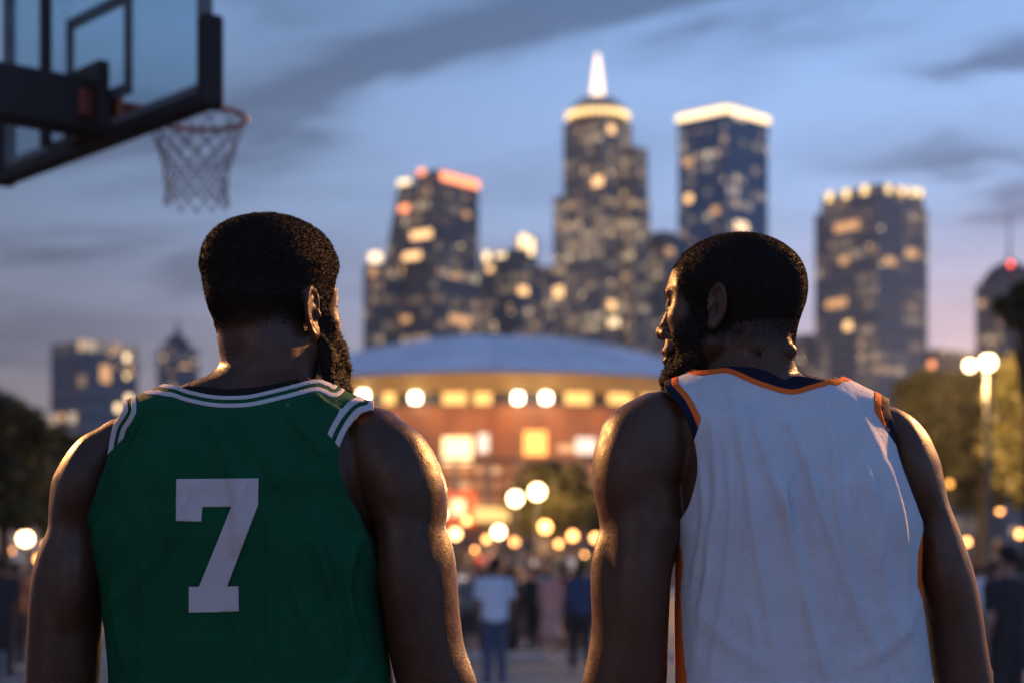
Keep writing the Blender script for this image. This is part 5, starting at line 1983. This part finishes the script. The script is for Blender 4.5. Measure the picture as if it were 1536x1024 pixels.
# ------------------------------------------------------------ basketball hoop
def hoop():
    M_pad = basic('black vinyl padding', (.008, .009, .011), .6, var=.3, scale=6, bump=.15, spec=.25)
    M_frame = basic('grey board frame', (.13, .14, .15), .5, .3)
    M_arm = basic('black steel arm', (.010, .011, .013), .6, .0, bump=.1, spec=.3)
    M_rim = basic('orange rim paint', (.55, .10, .03), .45, .2)
    M_net = basic('nylon net cord', (.46, .37, .33), .9)
    M_line = basic('silhouetted target line', (.055, .075, .09), .6)  # white lines coloured dark: their backlit silhouette is put into the colour
    gm, nt, bs, out = new_mat('backboard glass')
    nt.nodes.remove(bs)
    g1 = N(nt, 'ShaderNodeBsdfTransparent')
    g1.inputs['Color'].default_value = (.78, .87, .90, 1)
    g2 = N(nt, 'ShaderNodeBsdfGlossy')
    g2.inputs['Roughness'].default_value = .08
    mx = N(nt, 'ShaderNodeMixShader')
    mx.inputs[0].default_value = .05
    nt.links.new(g1.outputs[0], mx.inputs[1])
    nt.links.new(g2.outputs[0], mx.inputs[2])
    nt.links.new(mx.outputs[0], out.inputs[0])
    phi = math.radians(50)
    n = Vector((math.sin(phi), math.cos(phi), 0))
    t = Vector((math.cos(phi), -math.sin(phi), 0))
    up = Vector((0, 0, 1))
    R = px2w(295, 177, 8.6)
    B = R - n * .45 - t * .10
    zb = R.z - .15
    AX = Matrix((t, n, up)).transposed()
    foot = B - n * 1.9
    root = empty('basketball_hoop', (foot.x, foot.y, 0))
    tag(root, 'basketball hoop with a glass backboard, black padding and white net', 'basketball hoop')
    O = Vector((foot.x, foot.y, 0))

    def P(a, b, z):
        """along the board, out from it, height"""
        return Vector((B.x, B.y, 0)) + t * a + n * b + up * z - O
    W, H = .955, 1.07
    MB().box(P(0, 0, zb + H / 2), (2 * W - .06, .014, H - .06), ax=AX).build('backboard_glass', gm, root)
    fr_ = MB()
    fr_.box(P(-W + .02, 0, zb + H / 2), (.045, .05, H), ax=AX).box(P(W - .02, 0, zb + H / 2), (.045, .05, H), ax=AX)
    fr_.box(P(0, 0, zb + H - .022), (2 * W - .09, .046, .045), ax=AX).box(P(0, 0, zb + .03), (2 * W - .09, .046, .06), ax=AX)
    fr_.build('backboard_frame', M_frame, root)
    MB().rbox(P(0, 0, zb - .012), (2 * W + .02, .085, .075), .02, AX).build('edge_padding', M_pad, root)
    for s in (-1, 1):
        MB().rbox(P(s * (W + .025), 0, zb + .14), (.075, .10, .39), .022, AX).build('corner_padding', M_pad, root)
    sq = MB()
    tw, th, lw = .305, .457, .05
    for a in (-tw + lw / 2, tw - lw / 2):
        sq.box(P(a, .0, zb + .15 + th / 2), (lw, .0185, th), ax=AX)
    for z in (zb + .15 + lw / 2, zb + .15 + th - lw / 2):
        sq.box(P(0, .0, z), (2 * tw - 2 * lw, .0185, lw), ax=AX)
    sq.build('target_square', M_line, root)
    for a in (-.43, ):
        MB().box(P(a, -.05, zb + H / 2), (.05, .04, H - .08), ax=AX).build('support_strut', M_arm, root)
    arm = MB()
    arm.rbox(P(0, -.98, zb + .13), (.16, 1.84, .24), .02, AX)
    arm.box(P(0, -.06, zb + .15), (.34, .05, .32), ax=AX)
    arm.build('support_arm', M_arm, root)
    MB().tube([P(0, -1.0, zb + .9), P(0, -1.9, zb + .3)], .045).build('brace', M_arm, root)
    MB().rbox(P(0, -1.9, (zb + .4) / 2), (.24, .24, zb + .4), .03, AX).build('post', M_arm, root)
    MB().rbox(P(0, -1.9, .13), (1.0, 1.2, .26), .05, AX).build('base', M_pad, root)
    zr = R.z
    # rim, its plate and braces
    rm = MB()
    r = .2286
    c = P(.10, .45, zr)
    rm.tube([c + t * r * math.cos(2 * PI * k / 40) + n * r * math.sin(2 * PI * k / 40) for k in range(40)], .0125, 8, True)
    rim = rm.build('rim', M_rim, root, True)
    br = MB()
    br.rbox(P(.08, .025, zr - .03), (.16, .03, .16), .008, AX)
    br.rbox(P(.09, .12, zr - .012), (.13, .20, .025), .008, AX)
    br.tube([P(.02, .04, zr - .09), P(-.02, .27, zr - .012)], .01)
    br.tube([P(.16, .04, zr - .09), P(.22, .27, zr - .012)], .01)
    br.build('rim_bracket', M_rim, rim)
    MB().rbox(P(-.0, -.11, zr - .02), (.20, .06, .12), .01, AX).build('mounting_plate', basic('dark red plate', (.16, .018, .012), .5), root)
    # net: crossing cords that knot every other row
    nt_ = MB()
    rows = [(0, .225), (.052, .212), (.104, .192), (.156, .173), (.208, .158), (.26, .148), (.312, .143), (.362, .143), (.41, .150)]
    K = 12
    rg = random.Random(4)
    pts = {}
    for i, (dz, rr) in enumerate(rows):
        for k in range(K):
            a = 2 * PI * (k + .5 * (i % 2)) / K
            jr = 1 + rg.uniform(-.02, .02)
            pts[i, k] = c + t * rr * jr * math.cos(a) + n * rr * jr * math.sin(a) - up * (dz + rg.uniform(-.008, .008) * (i > 0))
    for i in range(len(rows) - 1):
        for k in range(K):
            k2 = (k - 1) % K if i % 2 == 0 else (k + 1) % K
            for q in (k, k2):
                a, b = pts[i, k], pts[i + 1, q]
                mid = (a + b) / 2 + Vector((rg.uniform(-1, 1), rg.uniform(-1, 1), 0)) * .003
                nt_.tube([a, mid, b], .0044, 5)
    nt_.build('net', M_net, root, True)


hoop()

# --------------------------------------------------------------------- crowd
def crowd_variant(pose, seed):
    """meshes of one standing person about 1.75 m tall, facing +Y"""
    rg = random.Random(seed)
    g = (np.arange(-.42, .42, .017), np.arange(-.36, .36, .017), np.arange(-.03, 1.82, .017))
    st = pose.get('stride', .0)
    br = pose.get('arm', 0)
    wd = pose.get('w', 1.0)

    def fld():
        return Field(*g)

    def add(F, kind, *a):
        k = a[-1]
        if kind == 'e':
            c, r = a[0], a[1]
            F.add(lambda X, Y, Z: ell(X, Y, Z, c, r), [u - v for u, v in zip(c, r)], [u + v for u, v in zip(c, r)], k)
        else:
            p, q, r0, r1 = a[:4]
            m = max(r0, r1)
            F.add(lambda X, Y, Z: caps(X, Y, Z, p, q, r0, r1), [min(u, v) - m for u, v in zip(p, q)], [max(u, v) + m for u, v in zip(p, q)], k)
    sho = [(s * .185 * wd, 0, 1.42) for s in (-1, 1)]
    if br == 0:
        elb = [(s * .235 * wd, -.03, 1.13) for s in (-1, 1)]
        wri = [(s * .225 * wd, .06, .88) for s in (-1, 1)]
    elif br == 1:      # arms folded forward, holding something up
        elb = [(s * .23 * wd, .02, 1.15) for s in (-1, 1)]
        wri = [(s * .10 * wd, .24, 1.18) for s in (-1, 1)]
    else:              # hand to the head on one side
        elb = [(-.24 * wd, -.02, 1.13), (.30 * wd, .10, 1.30)]
        wri = [(-.23 * wd, .07, .88), (.12 * wd, .13, 1.55)]
    kn = [(-.09, .02 + st * .10, .50), (.09, .02 - st * .02, .50)]
    an = [(-.10, -.02 + st * .16, .09), (.10, -.02 - st * .20, .10)]
    hip = [(-.085, 0, .90), (.085, 0, .90)]
    B = fld()
    add(B, 'e', (0, 0, 1.22), (.165 * wd, .105, .30), .0)
    add(B, 'e', (0, 0, .95), (.165 * wd, .11, .15), .05)
    add(B, 'c', sho[0], sho[1], .06, .06, .06)
    add(B, 'c', (0, -.01, 1.42), (0, .0, 1.55), .06, .052, .03)
    add(B, 'e', (0, .015, 1.66), (.078, .098, .115), .02)
    add(B, 'e', (0, .045, 1.60), (.055, .06, .07), .02)
    add(B, 'e', (0, .115, 1.635), (.014, .02, .022), .01)
    for s in (0, 1):
        add(B, 'e', ((-.08, .08)[s], 0, 1.645), (.012, .02, .032), .006)
        add(B, 'c', sho[s], elb[s], .055, .042, .03)
        add(B, 'c', elb[s], wri[s], .040, .028, .02)
        d = (Vector(wri[s]) - Vector(elb[s])).normalized()
        e = Vector(wri[s]) + d * .08
        add(B, 'e', tuple(Vector(wri[s]) + d * .06), (.03, .04, .055), .02)
        for q in range(4):
            o = Vector((0, (q - 1.5) * .021, 0))
            add(B, 'c', tuple(e + o - d * .01), tuple(e + o + d * (.075 - abs(q - 1.6) * .01)), .0105, .009, .006)
        add(B, 'c', tuple(Vector(wri[s]) + d * .03), tuple(Vector(wri[s]) + d * .075 + Vector((0, .055, 0))), .013, .011, .008)
        add(B, 'c', hip[s], kn[s], .085, .058, .03)
        add(B, 'c', kn[s], an[s], .055, .036, .02)
        add(B, 'c', an[s], (an[s][0] * 1.1, an[s][1] + .15, .035), .035, .03, .02)
    S = fld()
    long = pose.get('sleeve', .55)
    add(S, 'e', (0, 0, 1.21), (.185 * wd, .125, .33), .0)
    add(S, 'e', (0, 0, .98), (.185 * wd, .128, .16), .05)
    add(S, 'c', sho[0], sho[1], .073, .073, .05)
    for s in (0, 1):
        a, b = Vector(sho[s]), Vector(elb[s])
        add(S, 'c', sho[s], tuple(a.lerp(b, min(1, long))), .074, .066, .03)
        if long > 1:
            add(S, 'c', elb[s], tuple(Vector(elb[s]).lerp(Vector(wri[s]), long - 1)), .06, .045, .02)
    zz = S.zs[None, None, :]
    S.D = np.maximum(S.D, np.maximum(zz - 1.52, pose.get('hem', .90) - zz)).astype(np.float32)
    T = fld()
    if pose.get('skirt'):
        add(T, 'c', (0, 0, .98), (0, .01, .48), .155, .235, .0)
    else:
        add(T, 'e', (0, 0, .95), (.172 * wd, .118, .16), .0)
        for s in (0, 1):
            add(T, 'c', hip[s], kn[s], .098, .075, .03)
            end = an[s] if not pose.get('shorts') else tuple(Vector(hip[s]).lerp(Vector(kn[s]), .9))
            if not pose.get('shorts'):
                add(T, 'c', kn[s], an[s], .074, .058, .02)
    zz = T.zs[None, None, :]
    T.D = np.maximum(T.D, np.maximum(zz - 1.05, (.46 if (pose.get('skirt') or pose.get('shorts')) else .06) - zz)).astype(np.float32)
    Hh = fld()
    add(Hh, 'e', (0, .0, 1.685), (.090, .108, .108), .0)
    if pose.get('longhair'):
        add(Hh, 'e', (0, -.06, 1.56), (.085, .055, .17), .04)
    Y = Hh.ys[None, :, None]
    zz = Hh.zs[None, None, :]
    Hh.D = np.maximum(Hh.D, np.minimum(.04, np.maximum(Y - .03 - (zz - 1.70) * .9, (1.40 if pose.get('longhair') else 1.615) - zz))).astype(np.float32)
    res = {}
    for k, F in (('person', B), ('shirt', S), ('skirt' if pose.get('skirt') else 'trousers', T), ('hair', Hh)):
        v, f = F.mesh(1)
        o = np_mesh(k, v, f, M_skin1)
        res[k] = o.data
        bpy.data.objects.remove(o)
    F = fld()
    for s in (0, 1):
        add(F, 'c', (an[s][0], an[s][1], .055), (an[s][0] * 1.12, an[s][1] + .17, .045), .05, .045, .0)
    zz = F.zs[None, None, :]
    F.D = np.maximum(F.D, .004 - zz).astype(np.float32)
    v, f = F.mesh(1)
    # two shoes: split at the middle plane
    for s in (0, 1):
        side = (v[:, 0] < 0) if s == 0 else (v[:, 0] >= 0)
        fm = side[f].all(1)
        u, inv = np.unique(f[fm].ravel(), return_inverse=True)
        o = np_mesh('shoe', v[u], inv.reshape(-1, 4), M_skin1)
        res['shoe%d' % s] = o.data
        bpy.data.objects.remove(o)
    return res


VAR = [crowd_variant(p, i) for i, p in enumerate((
    dict(stride=0.0), dict(stride=.9, sleeve=1.9), dict(arm=1, w=1.05, sleeve=.6), dict(arm=2, sleeve=1.6, w=.95),
    dict(stride=.5, longhair=True, w=.88, sleeve=.5), dict(skirt=True, longhair=True, w=.85, sleeve=.4), dict(shorts=True, stride=.3, sleeve=.5)))]
CM = {}


def cmat(kind, col):
    k = (kind, col)
    if k not in CM:
        CM[k] = basic('%s %d' % (kind, len(CM)), col, .85, var=.2, scale=5, bump=.3, bscale=30) if kind != 'skin' else skin_mat('crowd skin %d' % len(CM), col, .5)
    return CM[k]


SK = [(.07, .042, .03), (.30, .18, .13), (.40, .26, .19), (.15, .085, .055)]
HR = [(.008, .007, .006), (.03, .018, .01), (.012, .01, .009), (.16, .10, .05)]


def crowd_person(px, D, v, yaw, shirt, legs, sk, hr, label, h=1.75, group='people in the crowd before the arena'):
    me = VAR[v]
    x = (px - 768) / FPX * D
    body = None
    order = sorted(me, key=lambda k: k != 'person')
    for k in order:
        o = bpy.data.objects.new('shoe' if k.startswith('shoe') else k, me[k])
        link(o, body)
        o.material_slots[0].link = 'OBJECT'
        if k == 'person':
            body = o
            o.location = (x, D, .9 if D > 62 else 0)
            o.rotation_euler = (0, 0, yaw)
            s = h / 1.775
            o.scale = (s, s, s)
            o.material_slots[0].material = cmat('skin', SK[sk])
            tag(o, label, 'person', group)
        elif k == 'shirt':
            o.material_slots[0].material = cmat('top', shirt)
        elif k in ('trousers', 'skirt'):
            o.material_slots[0].material = cmat('legwear', legs)
        elif k == 'hair':
            o.material_slots[0].material = cmat('hair', HR[hr])
        else:
            o.material_slots[0].material = cmat('shoe', (.12, .12, .12) if (int(px) % 2) else (.5, .5, .5))
    return body


WH, PB, NV, BK, GR, RD, OR, PK, TN, OL, TL = ((.62, .64, .68), (.36, .42, .52), (.03, .045, .09), (.014, .015, .018), (.12, .125, .13), (.28, .03, .025),
                                              (.5, .14, .04), (.55, .26, .22), (.35, .26, .18), (.10, .11, .05), (.05, .16, .18))
JN, DK, KH = (.05, .075, .13), (.018, .019, .024), (.26, .21, .14)
CROWD = [
    (742, 24.5, 0, .06, (.55, .60, .68), JN, 3, 0, 'person in a pale blue-white T-shirt and jeans, nearest of the crowd between the players', 1.76),
    (872, 29, 1, .2, NV, DK, 0, 0, 'person in dark navy long sleeves beside the arm of the man in white', 1.78),
    (826, 33, 5, -.4, PK, (.45, .25, .2), 2, 3, 'person in a long pink dress right of the pale T-shirt', 1.66),
    (800, 38, 3, .5, BK, DK, 1, 0, 'person in black with one hand raised to the head behind the pink dress', 1.74),
    (706, 34, 6, 3.0, GR, DK, 2, 1, 'person in grey top and dark shorts just left of the pale T-shirt', 1.72),
    (782, 44, 2, 2.6, TN, DK, 2, 1, 'person in a tan top holding something up, facing the players', 1.72),
    (851, 43, 4, 2.9, TL, JN, 2, 1, 'long-haired person in a teal top facing the players', 1.66),
    (693, 46, 1, -.6, OL, DK, 1, 0, 'person in an olive long-sleeved top beside the arm of the man in green', 1.77),
    (795, 56, 0, 3.1, RD, DK, 1, 0, 'person in a bright red top under the lamp-lit tree', 1.78),
    (884, 50, 2, .3, WH, JN, 2, 3, 'person in a white top half hidden by the arm of the man in white', 1.74),
    (1512, 15.5, 0, .5, BK, DK, 1, 0, 'person all in black standing closest at the right edge', 1.74),
    (1472, 34, 6, .4, WH, KH, 2, 1, 'person in a white top and shorts under the street lamp', 1.74),
    (1497, 31, 4, -2.4, PB, JN, 2, 1, 'long-haired person in a pale blue top at the right edge', 1.66),
    (1528, 27, 1, 1.1, GR, DK, 0, 0, 'person in grey long sleeves cut by the right edge', 1.79),
    (1455, 44, 2, -.2, NV, DK, 1, 0, 'person in navy beside the right arm of the man in white', 1.75),
    (1523, 48, 5, .7, PK, TN, 2, 3, 'person in a pink top and tan skirt far right', 1.65),
    (26, 30, 3, -.5, OR, DK, 1, 0, 'person in a rust orange top with one hand raised at the left edge', 1.75),
    (4, 26, 0, .4, BK, DK, 0, 0, 'person in black cut by the left edge', 1.78),
    (48, 40, 4, 2.7, WH, JN, 2, 1, 'long-haired person in a white top far left', 1.66),
    (12, 44, 6, .1, PB, KH, 2, 1, 'person in a pale blue top and khaki shorts far left', 1.74),
]
EXTRA = []
names = {WH: 'white', PB: 'pale blue', NV: 'navy', BK: 'black', GR: 'grey', RD: 'red', OR: 'orange', PK: 'pink', TN: 'tan', OL: 'olive', TL: 'teal'}
for c in CROWD:
    crowd_person(*c)
rg = random.Random(21)
i = 0
for (x0, x1, n, d0, d1) in ((655, 905, 78, 35, 56), (655, 905, 54, 62.5, 86), (-10, 62, 14, 33, 54), (-10, 62, 16, 62.5, 80), (1446, 1540, 22, 33, 56), (1446, 1540, 18, 62.5, 80)):
    for k in range(n):
        px = x0 + (x1 - x0) * (k + rg.uniform(.1, .9)) / n
        Dp = rg.uniform(d0, d1)
        col = rg.choice([BK, NV, GR, BK, BK, GR, WH, PB, TN, NV, OL, RD, BK, NV, PK])
        v = rg.randrange(len(VAR))
        crowd_person(px, Dp, v, rg.uniform(-3, 3), col, rg.choice([DK, JN, DK, KH, DK]), rg.randrange(4), rg.randrange(4),
                     'far person in a %s top deep in the blurred crowd before the arena' % names[col], rg.uniform(1.6, 1.85),
                     'far people in %s tops in the crowd' % names[col])

# ------------------------------------------------------------ city dusk haze
def haze():
    m = bpy.data.materials.new('dusk haze')
    m.use_nodes = True
    nt = m.node_tree
    for n in list(nt.nodes):
        nt.nodes.remove(n)
    out = nt.nodes.new('ShaderNodeOutputMaterial')
    v = nt.nodes.new('ShaderNodeVolumePrincipled')
    v.inputs['Color'].default_value = (.86, .88, .92, 1)
    v.inputs['Density'].default_value = 0.00018
    v.inputs['Anisotropy'].default_value = 0.2
    nt.links.new(v.outputs[0], out.inputs['Volume'])
    o = MB().box((0, 480, 120), (1600, 1400, 243)).build('haze', m)
    tag(o, kind='stuff')


haze()
build_player(P1)
build_player(P2)

# -------------------------------------------------------------------- camera
cam = bpy.data.cameras.new('camera')
cam.lens = 65.0
cam.sensor_width = 36.0
cam.shift_y = (HOR - 512.0) / 1536.0
cam.clip_start = 0.1
cam.clip_end = 8000.0
cam.dof.use_dof = True
cam.dof.focus_distance = D0 - 0.07
cam.dof.aperture_fstop = 3.5
co = bpy.data.objects.new('camera', cam)
COL.objects.link(co)
co.location = (0, 0, CAMZ)
co.rotation_euler = (PI / 2, 0, 0)
scene.camera = co
scene.render.engine = 'CYCLES'
scene.cycles.use_denoising = True
scene.cycles.max_bounces = 6
scene.cycles.diffuse_bounces = 3
scene.cycles.glossy_bounces = 3
scene.cycles.transparent_max_bounces = 8
scene.cycles.sample_clamp_indirect = 4.0
vs = scene.view_settings
vs.view_transform = 'Standard'
vs.look = 'None'
vs.exposure = 0.0
vs.gamma = 1.0
